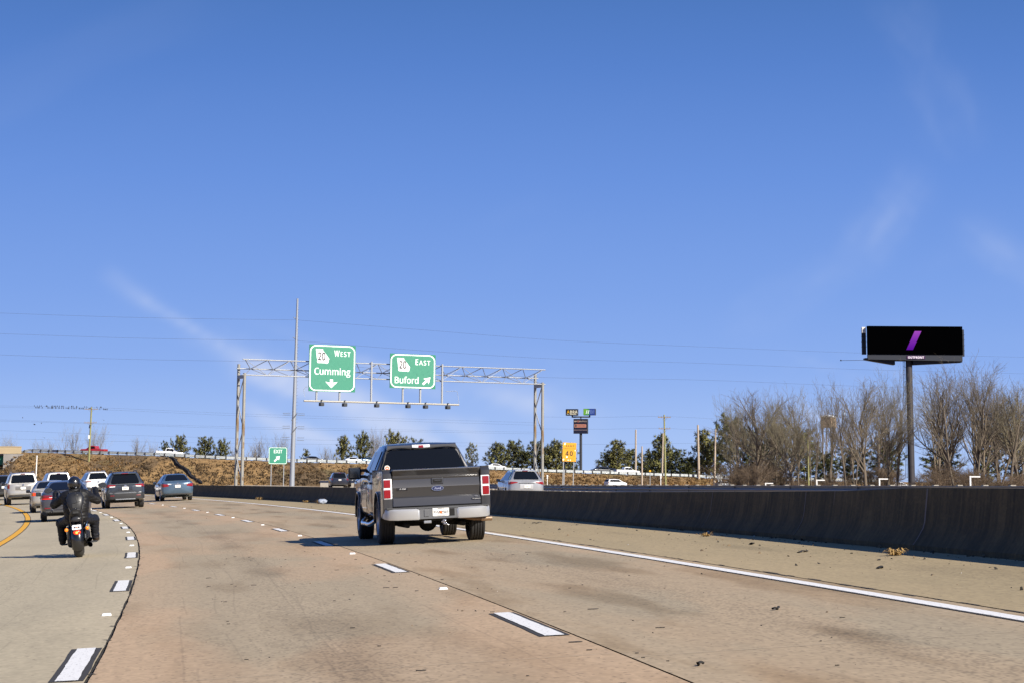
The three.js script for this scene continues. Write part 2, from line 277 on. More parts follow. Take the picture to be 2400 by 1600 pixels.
{ const js = std(.46, .375, .265, .95), r = rng(77); for (let S = 9; S < 84; S += 6.1) for (const [t0, t1] of [[-3.5, .1], [.17, 3.45]]) { const q = []; for (let i = 0; i <= 8; i++) { const t = lerp(t0, t1, i / 8), a = S + (t - t0) * .10 + (r() - .5) * .015; q.push([road(a - .006, t, .003), road(a + .006, t, .003)]); } part(highway, 'transverse_joint', sheet(q, (i, j) => [i, j]), js); } }
part(highway, 'edge_line', strip(-30, 300, 3.425, 3.58, .006, .5, .006, 8), M.markWhite);
part(highway, 'edge_line_border', strip(-30, 120, 3.39, 3.425, .005, .5, .006, 4), M.markBlack);
part(highway, 'yellow_line_border', strip(-30, 300, -6.90, -6.66, .004, 1), M.markBlack);
part(highway, 'yellow_edge_line', strip(-30, 300, -6.87, -6.69, .008, 1), M.markYellow, 'yellow painted line along the inner edge of the highway');
{ // spalled crack along the joint beside the grey lane
  const r = rng(7), gs = [], q = [];
  for (let i = 0; i < 150; i++) { const S = 9 + Math.pow(r(), 1.4) * 90, t = -3.56 + (r() < .75 ? r() * r() * .10 : -r() * .04), l = .02 + r() * r() * .14, w = .008 + r() * .018, yaw = (r() - .5) * 2.6; const n = 5 + Math.floor(r() * 3), pts = []; for (let k = 0; k < n; k++) { const a = k / n * Math.PI * 2; pts.push([Math.cos(a) * w * (.5 + r() * .8), Math.sin(a) * l * (.5 + r() * .8)]); } const c = Math.cos(yaw), s = Math.sin(yaw); gs.push(fan(pts.map(([a, b]) => road(S + (a * s + b * c), t + (a * c - b * s), .005)))); }
  function fan(P) { const g = new THREE.BufferGeometry(), p = []; for (let i = 1; i < P.length - 1; i++) p.push(P[0], P[i + 1], P[i]); g.setFromPoints(p); g.computeVertexNormals(); return g; }
  const m = part(highway, 'joint_spalls', gs, M.jointFill, 'dark crumbled spots along the cracked lane joint'); m.userData.kind = 'stuff';
  const gs2 = []; // rough tar along the joint beside the solid line
  for (let i = 0; i < 90; i++) { const S = 16 + Math.pow(r(), 1.2) * 70, t = 3.75 + (r() - .3) * .05, l = .1 + r() * .5; gs2.push(strip(S, S + l, t - .01 - r() * .02, t + .012, .005, .15, .01, i)); }
  const m2 = part(highway, 'joint_tar', gs2, M.jointFill); m2.userData.kind = 'stuff';
}
// exit road beyond the barrier
{
  const tex = concreteTex(83, [.36, .29, .20], [.42, .33, .22], { wheel: .06, blot: .14 });
  const mat = new THREE.MeshStandardMaterial({ map: withRepeat(tex, 1 / 3.6, 1 / 36), roughness: .93 });
  const Ds = []; for (let D = 14; D <= 440; D += 6) Ds.push(D);
  const rows = Ds.map((D) => { const S0 = D * 1.012, b = road(clamp(S0, 0, 150), toeT(S0) + .75), left = D < 150 ? Math.max((b.x - cdP(D, 0).x) * Math.cos(CD0.th), -19) : -9; return [lerp(-9, left, smooth(160, 135, D)), -7, -3.6, 0, 2.6].map((o) => cdP(D, o)); });
  struct('exit_road', sheet(rows, (i, j, q) => [q.x, q.z]), mat, 'pale concrete exit road running beside the highway');
}

// ---------------------------------------------------------------- embankment with the upper road
function bankPoint(u, f) { const c = crest(u), h = c.y - EYE + .15, run = 3 + h * 2.3, z = c.z + run * (1 - f); let y = EYE - .15 + h * Math.pow(f, .92); y += (fbm(c.x * .22, z * .22, 8, 4) - .5) * .9 * Math.sin(Math.PI * clamp(f, 0, 1)) + (fbm(c.x * .8, z * .8, 18, 3) - .5) * .5 * (f > 0 && f < 1 ? 1 : 0); return V(c.x, y, z); }
const crestU = [-500, -150, 0, 11, 51, 180, 357, 510, 702, 852, 1060, 1284, 1395, 1505, 1616, 1682, 1850, 2050, 2500];
const crestV = [1138, 1134, 1099, 1091, 1059.4, 1063, 1068, 1076, 1083.5, 1087, 1097, 1107, 1110, 1114.5, 1118, 1122, 1126, 1129, 1131];
const crestD = [474, 474, 474, 474, 474, 468, 462, 462, 466, 470, 478, 488, 492, 496, 500, 502, 508, 514, 524];
function crest(u) { return at(u, interp(crestU, crestV, u), interp(crestU, crestD, u)); }
{
  const us = []; for (let u = -150; u <= 2500; u += u > -20 && u < 70 ? 4 : 11) us.push(u);
  const fr = [0, .08, .16, .25, .34, .43, .52, .61, .70, .78, .86, .93, 1];
  const rows = us.map((u) => {
    const c = crest(u), h = c.y - EYE + .15, run = 3 + h * 2.3, line = [];
    for (const f of fr) {
      line.push(bankPoint(u, f));
    }
    line.push(V(c.x, c.y + .02, c.z - 1.2)); line.push(V(c.x, c.y - .2, c.z - 16)); line.push(V(c.x, EYE - .3, c.z - 34));
    return line;
  });
  M.bank = new THREE.MeshStandardMaterial({ map: withRepeat(grassTex, 1 / 38, 1 / 30), roughness: 1 });
  struct('embankment', sheet(rows, (i, j, q) => [q.x, q.z + q.y * 1.2], true), M.bank, 'grassy brown embankment below the upper road');
  M.asphalt = std(.075, .073, .070, .95);
  { const fl = thing('slope_dark_strip', 'narrow dark strip running down the embankment', 'ground_strip'); const rows = [], rows2 = []; for (let i = 0; i <= 26; i++) { const f = lerp(.99, .02, i / 26), u = lerp(398, 494, i / 26) + 3 * Math.sin(i * .55), w = 3.0 + .8 * Math.sin(i * 1.9); rows.push([-1, -.35, .35, 1].map((k) => { const c = crest(u + k * w), h = c.y - EYE + .15; return V(c.x, EYE - .15 + h * Math.pow(f, .92) + (Math.abs(k) === 1 ? .50 : .30) * Math.min(1, 6 * (1 - f) + .2), c.z + (3 + h * 2.3) * (1 - f)); })); } part(fl, 'channel', sheet(rows, (i, j) => [i, j], true), std(.018, .018, .022, .95)); for (const e of [0, 3]) part(fl, 'rim', sheet(rows.map((r) => [r[e], r[e].clone().add(V(0, -.7, .1))]), (i, j) => [i, j]), std(.03, .028, .028, .95)); }  // narrow strip laid over the slope, much darker than the grass
  struct('upper_road', sheet(us.filter((u) => u > 47).map((u) => { const c = crest(u); return [V(c.x, c.y + .06, c.z - 1.5), V(c.x, c.y + .06, c.z - 14.5)]; }), (i, j, q) => [q.x, q.z], true), M.asphalt, 'asphalt road along the top of the embankment');
  // tufts of dead grass, uncountable
  const tuft = []; const r = rng(21);
  for (let i = 0; i < 7; i++) { const a = r() * 6.28, l = .5 + r() * .6, w = .05 + r() * .06, d = V(Math.cos(a), 0, Math.sin(a)), e = V(-d.z, 0, d.x); const b = d.clone().multiplyScalar(.1); tuft.push(new THREE.BufferGeometry().setFromPoints([b.clone().addScaledVector(e, w), b.clone().addScaledVector(e, -w), b.clone().addScaledVector(d, l * .45).add(V(0, l, 0))])); }
  for (const t of tuft) t.computeVertexNormals();
  const N = 13000, im = new THREE.InstancedMesh(join(tuft), std(.9, .9, .9, 1), N); im.name = 'grass'; im.castShadow = im.receiveShadow = true; tag(im, 'dead brown grass tufts covering the embankment slope', 'grass', null, 'stuff');
  const m4 = new THREE.Matrix4(), q = new THREE.Quaternion(), col = new THREE.Color();
  for (let i = 0; i < N; i++) {
    let u = 8 + r() * 1900; const f = r() * .965; if (Math.abs(u - lerp(494, 398, f)) < 13) u += u > lerp(494, 398, f) ? 16 : -16; const c = crest(u), h = c.y - EYE + .15, run = 3 + h * 2.3, z = c.z + run * (1 - f), y = EYE - .3 + h * Math.pow(f, .92) + (fbm(c.x * .22, z * .22, 8, 4) - .5) * .9 * Math.sin(Math.PI * f);
    q.setFromEuler(new THREE.Euler((r() - .5) * .4, r() * 6.28, (r() - .5) * .4)); const s = .5 + r() * .9; m4.compose(V(c.x + (r() - .5) * 3, y, z), q, V(s, s * (.25 + r() * .65) * (1 - .5 * f * f), s)); im.setMatrixAt(i, m4);
    const dk = clamp(smooth(.42, .62, fbm(c.x * .07 + 3, z * .12 + f * 3, 71, 4)) * (.6 + .6 * smooth(240, 330, u) * smooth(1150, 950, u)) + .34 * smooth(240, 330, u) * smooth(1150, 950, u), 0, 1), k = .5 + r() * .8; col.setRGB(lerp(.285, .085, dk) * k, lerp(.168, .056, dk) * k, lerp(.062, .028, dk) * k); im.setColorAt(i, col);
  }
  scene.add(im);
}

// ---------------------------------------------------------------- concrete barrier between highway and exit road
const barH = (S) => interp([-30, 29, 32, 36, 50, 330], [.82, .82, .765, .735, .665, .66], S);
const barProfile = (S) => { const h = barH(S), b = .0; return [[-.01, -.06], [0, .0], [.0, .07], [.045, .13], [.10, .205], [.145, .285], [.17, .37], [.2, h * .72], [.222, h - .012], [.232, h], [.385, h], [.395, h - .015], [.43, .4], [.48, .25], [.6, 0], [.61, -.06]].map(([t, y]) => [t, y]); };
{
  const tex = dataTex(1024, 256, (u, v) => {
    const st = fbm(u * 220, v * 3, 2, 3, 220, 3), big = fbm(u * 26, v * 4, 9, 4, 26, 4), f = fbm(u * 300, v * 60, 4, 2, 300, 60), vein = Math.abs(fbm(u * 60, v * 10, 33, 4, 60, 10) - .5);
    const run = smooth(.62, .85, fbm(u * 90, v * .6 + 9, 15, 3, 90, 0)) * smooth(.30, .62, v) * smooth(.45, .6, fbm(u * 240, v * 5, 41, 2, 240, 5));   // pale runs, stronger towards the top
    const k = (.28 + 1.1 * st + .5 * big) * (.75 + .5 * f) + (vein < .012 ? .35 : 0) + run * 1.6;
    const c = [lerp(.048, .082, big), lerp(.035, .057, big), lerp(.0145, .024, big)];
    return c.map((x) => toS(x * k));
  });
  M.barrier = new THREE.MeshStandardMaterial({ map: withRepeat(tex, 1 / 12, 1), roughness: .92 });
  M.seal = std(.16, .135, .125, .95);
  const barrier = thing('concrete_barrier', 'long dark stained concrete barrier along the highway shoulder', 'barrier');
  const joints = [-30, -24, -18, -12, -6, 0, 5.9, 11.6, 17.2, 22.9, 28.5, 34.1, 39.8, 45.4, 51.4, 57.5, 64.1]; for (let S = 70.2; S < 300; S += 6.1) joints.push(S);
  for (let k = 0; k < joints.length - 1; k++) {
    const a = joints[k] + .006, b = joints[k + 1] - .006, st = Math.max(2, Math.ceil((b - a) / (a < 70 ? 1 : 3))), Ss = []; for (let i = 0; i <= st; i++) Ss.push(lerp(a, b, i / st));
    const rings = Ss.map((S) => barProfile(S).map(([t, y]) => { const p = road(S, toeT(S) + t, y); return [p.x, p.y, p.z]; }));
    const g = loft(rings), n = barProfile(30).length, uv = g.attributes.uv, acc = [0]; const pr = barProfile(30); for (let i = 1; i < n; i++) acc.push(acc[i - 1] + Math.hypot(pr[i][0] - pr[i - 1][0], pr[i][1] - pr[i - 1][1]));
    for (let i = 0; i < Ss.length; i++) for (let j = 0; j < n; j++) uv.setXY(i * n + j, Ss[i], acc[j] / 1.68);
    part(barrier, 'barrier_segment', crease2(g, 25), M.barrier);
  }
  function crease2(g, deg) { return toCreasedNormals(g, deg * Math.PI / 180); }
  for (const [S, w, full] of [[28.5, .035, 1], [34.1, .022, 1], [39.8, .02, 1], [45.4, .018, 1], [57.5, .022, 1], [64.1, .03, 1], [32.6, .02, 0], [76.3, .03, 1], [94.6, .03, 1], [106.8, .03, 1]]) {
    const pr = barProfile(S).slice(2, full ? 9 : 9).filter((q, i) => full || i > 4), wob = pr.map((q, i) => Math.sin(i * 2.1 + S) * .008);
    part(barrier, 'joint_seal', sheet(pr.map(([t, y], i) => [-1, 1].map((s) => road(S + wob[i] + s * w * (.4 + .6 * i / pr.length), toeT(S) + t - .004, y + .003))), (i, j) => [i, j]), M.seal, 'pale streak of mortar at a barrier joint');
  }
}

// ---------------------------------------------------------------- guardrails
const beamPts = []; for (let i = 0; i <= 16; i++) { const y = i / 16 * .31; beamPts.push([.04 * Math.cos(i / 16 * Math.PI * 4) - .02 + (i === 0 || i === 16 ? -.01 : 0), y]); }
function guardrail(name, label, line, postGap, o = {}) {
  const g = thing(name, label, 'guardrail'); const L = []; let acc = 0; for (let i = 0; i < line.length; i++) { if (i) acc += line[i].distanceTo(line[i - 1]); L.push(acc); }
  const P = (s) => { let i = 1; while (i < L.length - 1 && L[i] < s) i++; const w = (s - L[i - 1]) / (L[i] - L[i - 1]); return { p: line[i - 1].clone().lerp(line[i], w), d: line[i].clone().sub(line[i - 1]).normalize() }; };
  const side = o.side ?? 1;
  // rail panels, lapped every four posts
  for (let s = 0; s < acc - .5; s += postGap * 4) { const e = Math.min(acc, s + postGap * 4 - .01), n = 4, rows = []; for (let i = 0; i <= n; i++) { const { p, d } = P(lerp(s, e, i / n)), nrm = V(d.z, 0, -d.x).multiplyScalar(side); rows.push(beamPts.map(([x, y]) => p.clone().addScaledVector(nrm, x + .02).add(V(0, o.h0 + y * (o.tall ?? 1), 0)))); } const back = rows.map((r) => r.slice().reverse().map((q, j) => { const { d } = P(s); const nrm = V(d.z, 0, -d.x).multiplyScalar(side); return q.clone().addScaledVector(nrm, -.012); })); const rings = rows.map((r, i) => [...r, ...back[i]].map((q) => [q.x, q.y, q.z])); part(g, 'rail_panel', toCreasedNormals(loft(rings), .6), o.rail); }
  for (let s = postGap * .5; s < acc; s += postGap) { const { p, d } = P(s), nrm = V(d.z, 0, -d.x).multiplyScalar(side), yaw = Math.atan2(d.x, d.z); const post = new THREE.Group(); post.name = 'post'; g.add(post); post.position.copy(p).addScaledVector(nrm, o.postOff); post.rotation.y = yaw; part(post, 'post_shaft', box(o.pw, o.ph + .5, o.pw * 1.2, 0, o.ph / 2 - .25, 0), o.post); part(post, 'block', box(o.pw * 1.2, .3, o.pw * 1.1, -Math.sign(o.postOff) * side * .0, o.h0 + .17, 0), o.block ?? o.post); }
  return g;
}
{
  M.railGalv = std(.40, .43, .44, .5, .15); M.postWood = std(.045, .040, .036, .9);
  const line = []; for (let u = 44; u <= 2100; u += 18) { const c = crest(u); line.push(V(c.x, c.y, c.z - .9)); }
  guardrail('embankment_guardrail', 'long galvanised guardrail along the top of the embankment', line, 2.15, { h0: .22, rail: M.railGalv, post: M.postWood, postOff: .13, pw: .13, ph: .80, side: -1, tall: 1.75 });
  const l2 = []; for (let D = 30; D <= 330; D += 5) l2.push(cdP(D, 3.1));
  M.railBlue = std(.20, .215, .24, .5, .45); M.postPale = std(.36, .33, .28, .85);
  guardrail('exit_road_guardrail', 'galvanised guardrail with pale posts along the exit road', l2, 1.9, { h0: .58, rail: M.railBlue, post: M.postPale, postOff: -.14, pw: .13, ph: .915, side: 1 });
}
// ================================================================ VEHICLES
const ev = new Evaluator(); ev.useGroups = false; ev.attributes = ['position', 'normal', 'uv'];
function cut(geo, cutters) { let a = new Brush(flatIdx(geo)); a.updateMatrixWorld(); for (const c of cutters) { const b = new Brush(flatIdx(c)); b.updateMatrixWorld(); a = ev.evaluate(a, b, SUBTRACTION); } return a.geometry; }
function flatIdx(g) { const h = g.clone(); if (!h.attributes.normal) h.computeVertexNormals(); if (!h.attributes.uv) h.setAttribute('uv', new THREE.BufferAttribute(new Float32Array(h.attributes.position.count * 2), 2)); h.clearGroups(); return h; }
function makeWheel(r, w, o = {}) {
  const g = new THREE.Group(); g.name = 'wheel'; const rr = r * (o.rim ?? .62), h = w / 2, pts = [];
  const prof = [[rr, h * .86], [rr + .01, h * .96], [r * .82, h * 1.02], [r * .94, h * .97], [r * .985, h * .86]];
  for (const [a, b] of prof) pts.push(new THREE.Vector2(a, b));
  if (o.groove) for (let k = 0; k < 5; k++) { const x0 = h * (.78 - k * .36), x1 = x0 - h * .24; pts.push(new THREE.Vector2(r, x0), new THREE.Vector2(r, x1)); if (k < 4) pts.push(new THREE.Vector2(r - .014, x1 - h * .02), new THREE.Vector2(r - .014, x1 - h * .10)); }
  else pts.push(new THREE.Vector2(r, h * .6), new THREE.Vector2(r, -h * .6));
  for (const [a, b] of prof.slice().reverse()) pts.push(new THREE.Vector2(a, -b));
  part(g, 'tyre', new THREE.LatheGeometry(pts, o.seg ?? 28).rotateZ(Math.PI / 2), M.rubber);
  const rim = []; const s = o.flip ? -1 : 1, face = s * h * .55;
  rim.push(new THREE.LatheGeometry([[.001, face - s * .03], [rr * .3, face - s * .02], [rr * .9, face - s * .07], [rr * .93, face + s * .05], [rr + .005, face + s * .07], [rr + .008, -s * h * .8], [rr - .02, -s * h * .8]].map(([a, b]) => new THREE.Vector2(a, b)), o.seg ?? 24).rotateZ(-Math.PI / 2));
  for (let k = 0; k < 5; k++) { const a = k / 5 * Math.PI * 2; rim.push(box(.04, rr * .78, rr * .26, face, rr * .5, 0).rotateX(a)); }
  part(g, 'rim', rim, o.rimMat ?? M.rimAlloy);
  return g;
}
function plateTex(text, mid) {
  return canvasTex(256, 128, (c, w, h) => { c.fillStyle = '#efeee8'; c.fillRect(0, 0, w, h); c.strokeStyle = '#b9b9b4'; c.lineWidth = 5; c.strokeRect(4, 4, w - 8, h - 8); if (mid) { c.fillStyle = '#d8702c'; c.beginPath(); c.ellipse(w * .5, h * .56, 20, 22, 0, 0, 7); c.fill(); } c.fillStyle = '#26262e'; c.font = 'bold 66px sans-serif'; c.textAlign = 'center'; c.textBaseline = 'middle'; c.fillText(text, w / 2, h * .56, w - 22); c.fillStyle = '#555'; c.fillRect(w * .3, 12, w * .4, 8); c.fillRect(w * .25, h - 16, w * .5, 6); });
}
function blankPlateTex() { return canvasTex(128, 64, (c, w, h) => { c.fillStyle = '#efeeea'; c.fillRect(0, 0, w, h); c.strokeStyle = '#b5b5b0'; c.lineWidth = 3; c.strokeRect(2, 2, w - 4, h - 4); c.fillStyle = '#8b8a92'; for (const [x, q] of [[14, 12], [30, 12], [46, 12], [70, 12], [86, 12], [102, 12]]) { c.fillRect(x, 22, q, 24); c.fillStyle = c.fillStyle === '#8b8a92' ? '#a3a2a8' : '#8b8a92'; } c.fillStyle = '#e3b08a'; c.fillRect(56, 24, 14, 20); }); }
const blankPlate = new THREE.MeshStandardMaterial({ map: blankPlateTex(), roughness: .5 });
function plateGeo(w = .305, h = .152) { const g = prism([[-w / 2 + .01, -h / 2], [w / 2 - .01, -h / 2], [w / 2, -h / 2 + .01], [w / 2, h / 2 - .01], [w / 2 - .01, h / 2], [-w / 2 + .01, h / 2], [-w / 2, h / 2 - .01], [-w / 2, -h / 2 + .01]], .004); const p = g.attributes.position, uv = g.attributes.uv; for (let i = 0; i < p.count; i++) uv.setXY(i, p.getX(i) / w + .5, p.getY(i) / h + .5); return g; }

// passenger cars: z runs backwards, origin on the ground under the rear axle
function makeCar(spec) {
  const s = { wr: .60, gc: .20, tyre: .34, tw: .225, glass: M.carGlass, ...spec }, hw = s.W / 2, ro = s.ro, fz = ro - s.L, wb = s.wb;
  const car = thing(s.name, s.label, s.category ?? 'car', s.group);
  const P = s.paint, sedan = s.kind === 'sedan', belt = s.belt, topR = sedan ? s.deck : belt, bb = s.bumperBot ?? .36;
  // plan shape of the tail
  const zs = (x) => { const a = Math.abs(x) / hw; return interp([0, .55, .82, .92, .975, 1, 1.01], [ro, ro - .012, ro - .05, ro - .10, ro - .21, ro - .5, ro - .6], a); };
  const ring = (z, T, B, w, crown = .02) => { const h = T - B, r = [[w * .80, B], [w * .95, B + h * .10], [w * .995, B + h * .26], [w, B + h * .46], [w * .985, B + h * .70], [w * .965, B + h * .90], [w * .93, T - .012], [w * .86, T], [w * .45, T + crown]]; const left = r.map(([x, y]) => [-x, y]).reverse(); return [...r, [0, T + crown * 1.3], ...left].map(([x, y]) => [x, y, z]); };
  const zrb = sedan ? ro - s.deckLen : ro - .10;                    // rear foot of the cabin
  const st = [];
  st.push(ring(zs(0) - .0, topR - (sedan ? .05 : .03), bb + .14, hw * .60, .01), ring(ro - .05, topR - .02, bb + .06, hw * .82), ring(ro - .10, topR - .01, bb + .02, hw * .92), ring(ro - .21, topR, bb, hw * .975), ring(ro - .5, sedan ? topR + .01 : belt, s.gc + .04, hw));
  if (sedan) st.push(ring(zrb - .02, topR + .02, s.gc, hw), ring(zrb - .45, lerp(topR, belt, .6), s.gc, hw));
  st.push(ring(-wb * .45, belt, s.gc, hw), ring(s.zw + .35, belt - .01, s.gc, hw), ring(s.zw - .1, s.hood + .02, s.gc, hw), ring(lerp(s.zw, fz, .5), s.hood - .02, s.gc, hw * .99), ring(fz + .4, s.hood - .09, s.gc + .02, hw * .96), ring(fz + .16, s.hood - .16, s.gc + .05, hw * .9), ring(fz + .04, s.hood - .28, s.gc + .1, hw * .78), ring(fz, s.hood - .36, s.gc + .16, hw * .6));
  let lower = loft(st);
  if (!s.far) { const arches = []; for (const z of [0, -wb]) for (const sx of [-1, 1]) arches.push(new THREE.CylinderGeometry(s.tyre * 1.13, s.tyre * 1.13, .42, 20).rotateZ(Math.PI / 2).translate(sx * (hw - .1), s.tyre, z)); lower = cut(crease(lower, 40), arches); } else lower = crease(lower, 40);
  const H = s.H, zrt = s.zrt, zft = s.zft, wr = s.wr, bw = hw * .955;
  const cring = (z, T, w, b = belt) => { const h = Math.max(T - b, .012), r = [[bw, b - .06], [bw, b], [lerp(bw, w, .42), b + h * .42], [lerp(bw, w, .82), b + h * .80], [w, b + h * .93], [w - .05, b + h * .985], [w * .5, T + .012]]; return [...r, [0, T + .018], ...r.map(([x, y]) => [-x, y]).reverse()].map(([x, y]) => [x, y, z]); };
  const beltR = sedan ? s.deck + .03 : belt + .005;
  const cab = [cring(zrb, beltR + .012, bw * .90, sedan ? Math.min(belt, beltR) : belt), cring(lerp(zrb, zrt, .35), lerp(beltR, H - .05, .36), lerp(bw * .90, wr, .35)), cring(lerp(zrb, zrt, .7), lerp(beltR, H - .05, .72), lerp(bw * .90, wr, .72)), cring(zrt, H - .045, wr), cring(zrt - .12, H - .02, wr + .01), cring(lerp(zrt, zft, .5), H, wr + .02), cring(zft, H - .03, wr), cring(lerp(zft, s.zw, .5), lerp(H - .03, belt, .47), lerp(wr, bw * .92, .45)), cring(s.zw, belt + .012, bw * .92)];
  part(car, 'body', [lower, crease(loft(cab), 38)], P, s.bodyLabel);
  // rear screen on the tail of the cabin
  const slopeAt = (k) => ({ z: k < .35 ? lerp(zrb, lerp(zrb, zrt, .35), k / .35) : lerp(zrb, zrt, k), y: k < .35 ? lerp(beltR, lerp(beltR, H - .05, .36), k / .35) : k < .7 ? lerp(lerp(beltR, H - .05, .36), lerp(beltR, H - .05, .72), (k - .35) / .35) : lerp(lerp(beltR, H - .05, .72), H - .045, (k - .7) / .3) });
  const wAt = (k) => lerp(bw * .90, wr, k), rows = [], k0 = s.rw?.[0] ?? .08, k1 = s.rw?.[1] ?? .9, inset = s.rwInset ?? .10, nn = V(0, (zrb - zrt), (H - belt)).normalize();
  for (let i = 0; i <= 6; i++) { const k = lerp(k0, k1, i / 6), q = slopeAt(k), rnd = i === 0 || i === 6 ? .05 : 0, w = wAt(k) - inset - rnd, row = []; for (let j = 0; j <= 8; j++) { const x = lerp(-w, w, j / 8); row.push(V(x, q.y + nn.y * .03 + (1 - (x / w) ** 2) * .008, q.z + nn.z * .032 - Math.pow(Math.abs(x) / hw, 3) * .04)); } rows.push(row); }
  part(car, 'rear_window', sheet(rows, (i, j) => [i, j]), s.glass);
  // side windows
  const xAtZY = (z, y) => { const T = z > zrt ? lerp(beltR, H - .05, (zrb - z) / (zrb - zrt)) : z < zft ? lerp(belt, H - .03, (z - s.zw) / (zft - s.zw)) : H; const w = z > zrt ? lerp(bw * .90, wr, (zrb - z) / (zrb - zrt)) : z < zft ? lerp(bw * .92, wr, (z - s.zw) / (zft - s.zw)) : wr + .01; const h = Math.max(T - belt, .02), f = clamp((y - belt) / h, 0, 1); return f < .42 ? lerp(bw, lerp(bw, w, .42), f / .42) : f < .8 ? lerp(lerp(bw, w, .42), lerp(bw, w, .82), (f - .42) / .38) : lerp(lerp(bw, w, .82), w, (f - .8) / .13); };
  const wtop = H - .13, mid = lerp(zft, Math.min(zrt, 0), .52), rearEnd = s.swEnd ?? (sedan ? lerp(zrb, zrt, .62) : zrt + .05);
  for (const sx of [-1, 1]) for (const [za, zb, zta, ztb] of [[s.zw + .38, mid + .05, zft + .12, mid + .05], [mid - .05 + .1, rearEnd, mid + .05 + .0, Math.min(rearEnd - .22, zrt - .04)]]) {
    const r = [], n = 6; for (let i = 0; i <= 4; i++) { const f = i / 4, y = lerp(belt + .035, wtop, f), row = []; for (let j = 0; j <= n; j++) { const z = lerp(lerp(za, zta, f), lerp(zb, ztb, f), j / n); row.push(V(sx * (xAtZY(z, y) + .012), y, z)); } r.push(row); }
    part(car, 'side_window', sheet(r, (i, j) => [i, j]), M.carGlass);
  }
  // windscreen
  { const r = []; for (let i = 0; i <= 4; i++) { const k = lerp(.08, .93, i / 4), z = lerp(s.zw, zft, k) - .03, y = lerp(belt, H - .03, k) + .03, w = lerp(bw * .92, wr, k) - .08; r.push([-1, -.5, 0, .5, 1].map((f) => V(f * w, y + (1 - f * f) * .01, z - (1 - f * f) * .02))); } part(car, 'windscreen', sheet(r, (i, j) => [i, j], true), M.carGlass); }
  // patches that follow the tail: columns of [x, y0, y1]
  const band = (cols, lift = .014, sx = 1) => { const front = [], g = []; const zz = (x) => zs(x) + lift + (s.tailZ ?? 0); for (const [x, y0, y1] of cols) front.push([V(sx * x, y0, zz(x)), V(sx * x, (y0 + y1) / 2, zz(x) + .008), V(sx * x, y1, zz(x))]); g.push(sheet(front, (i, j) => [i, j])); for (const e of [0, 2]) g.push(sheet(front.map((r) => [r[e], r[e].clone().add(V(0, 0, -.06))]), (i, j) => [i, j])); for (const e of [0, front.length - 1]) g.push(sheet([front[e], front[e].map((q) => q.clone().add(V(0, 0, -.06)))], (i, j) => [i, j])); return join(g); };
  for (const L of s.lights ?? []) for (const sx of [-1, 1]) { const cols = [], n = 7; for (let i = 0; i <= n; i++) { const f = i / n; cols.push([lerp(L.x0, L.x1, f) * hw, lerp(L.a0, L.a1, f), lerp(L.b0, L.b1, f)]); } part(car, L.name ?? 'tail_light', band(cols, .016 + (L.lift ?? 0), sx), (sx > 0 ? L.matR : L.matL) ?? L.mat ?? M.redLens); }
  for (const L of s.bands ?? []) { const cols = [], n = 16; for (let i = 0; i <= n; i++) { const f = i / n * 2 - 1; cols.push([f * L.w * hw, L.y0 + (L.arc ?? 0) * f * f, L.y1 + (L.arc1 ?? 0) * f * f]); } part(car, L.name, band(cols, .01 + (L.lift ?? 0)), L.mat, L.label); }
  if (s.plate) part(car, 'licence_plate', plateGeo().translate(s.plate[0], s.plate[1], ro + .028 + (s.plate[2] ?? 0)), s.plateMat ?? blankPlate);
  if (s.emblem) part(car, 'emblem', new THREE.CylinderGeometry(.055, .055, .015, 20).scale(1.25, 1, 1).rotateX(Math.PI / 2).translate(0, s.emblem, ro + .02), M.chrome);
  // mirrors
  for (const sx of [-1, 1]) { const m = new THREE.Group(); m.name = 'mirror'; car.add(m); m.position.set(sx * (hw + .08), belt + .03, s.zw + .55); part(m, 'housing', rbox(.2, .15, .1, .045), s.mirrorMat ?? P); part(m, 'mirror_glass', box(.16, .11, .004, 0, 0, .051), M.mirrorDarkRefl); part(m, 'arm', box(.1, .04, .05, -sx * .1, -.05, 0), M.blackPlastic); }
  // wheels and underside
  for (const z of [0, -wb]) for (const sx of [-1, 1]) { const w = makeWheel(s.tyre, s.tw, { flip: sx < 0, seg: s.far ? 16 : 28, rimMat: s.rimMat }); w.position.set(sx * (hw - s.tw / 2 - .02), s.tyre, z); car.add(w); }
  part(car, 'underbody', [box(s.W * .72, .2, s.L - .7, 0, s.gc + .14, ro - s.L / 2), box(s.W * .9, .3, wb * .6, 0, s.gc + .2, -wb / 2), rod(V(-.6, s.tyre * .9, 0), V(.6, s.tyre * .9, 0), .05), rbox(.5, .14, .28, .05, .2, bb - .04, ro - .4), rod(V(.45, bb - .03, ro - .6), V(.5, bb - .03, ro - .06), .03)], M.under);
  if (s.rails) for (const sx of [-1, 1]) part(car, 'roof_rail', [tube([V(sx * (wr - .02), H - .05, zrt - .1), V(sx * (wr - .02), H + .045, zrt - .25), V(sx * (wr - .02), H + .05, lerp(zrt, zft, .5)), V(sx * (wr - .03), H + .035, zft + .2), V(sx * (wr - .03), H - .04, zft + .1)], .018, 20, 6)], s.railMat ?? M.blackPlastic);
  if (s.crossbars) for (const z of [lerp(zrt, zft, .3), lerp(zrt, zft, .75)]) part(car, 'cross_bar', rbox(wr * 2, .03, .05, .012, 0, H + .06, z), M.blackPlastic);
  if (s.spoiler) part(car, 'roof_spoiler', loft([[[-wr + .04, H - .06, zrt - .05], [wr - .04, H - .06, zrt - .05], [wr - .06, H - .005, zrt - .1], [-wr + .06, H - .005, zrt - .1]], [[-wr + .05, H - .085, zrt + .14], [wr - .05, H - .085, zrt + .14], [wr - .08, H - .055, zrt + .13], [-wr + .08, H - .055, zrt + .13]]]).translate(0, .012, 0), s.spoilerMat ?? P);
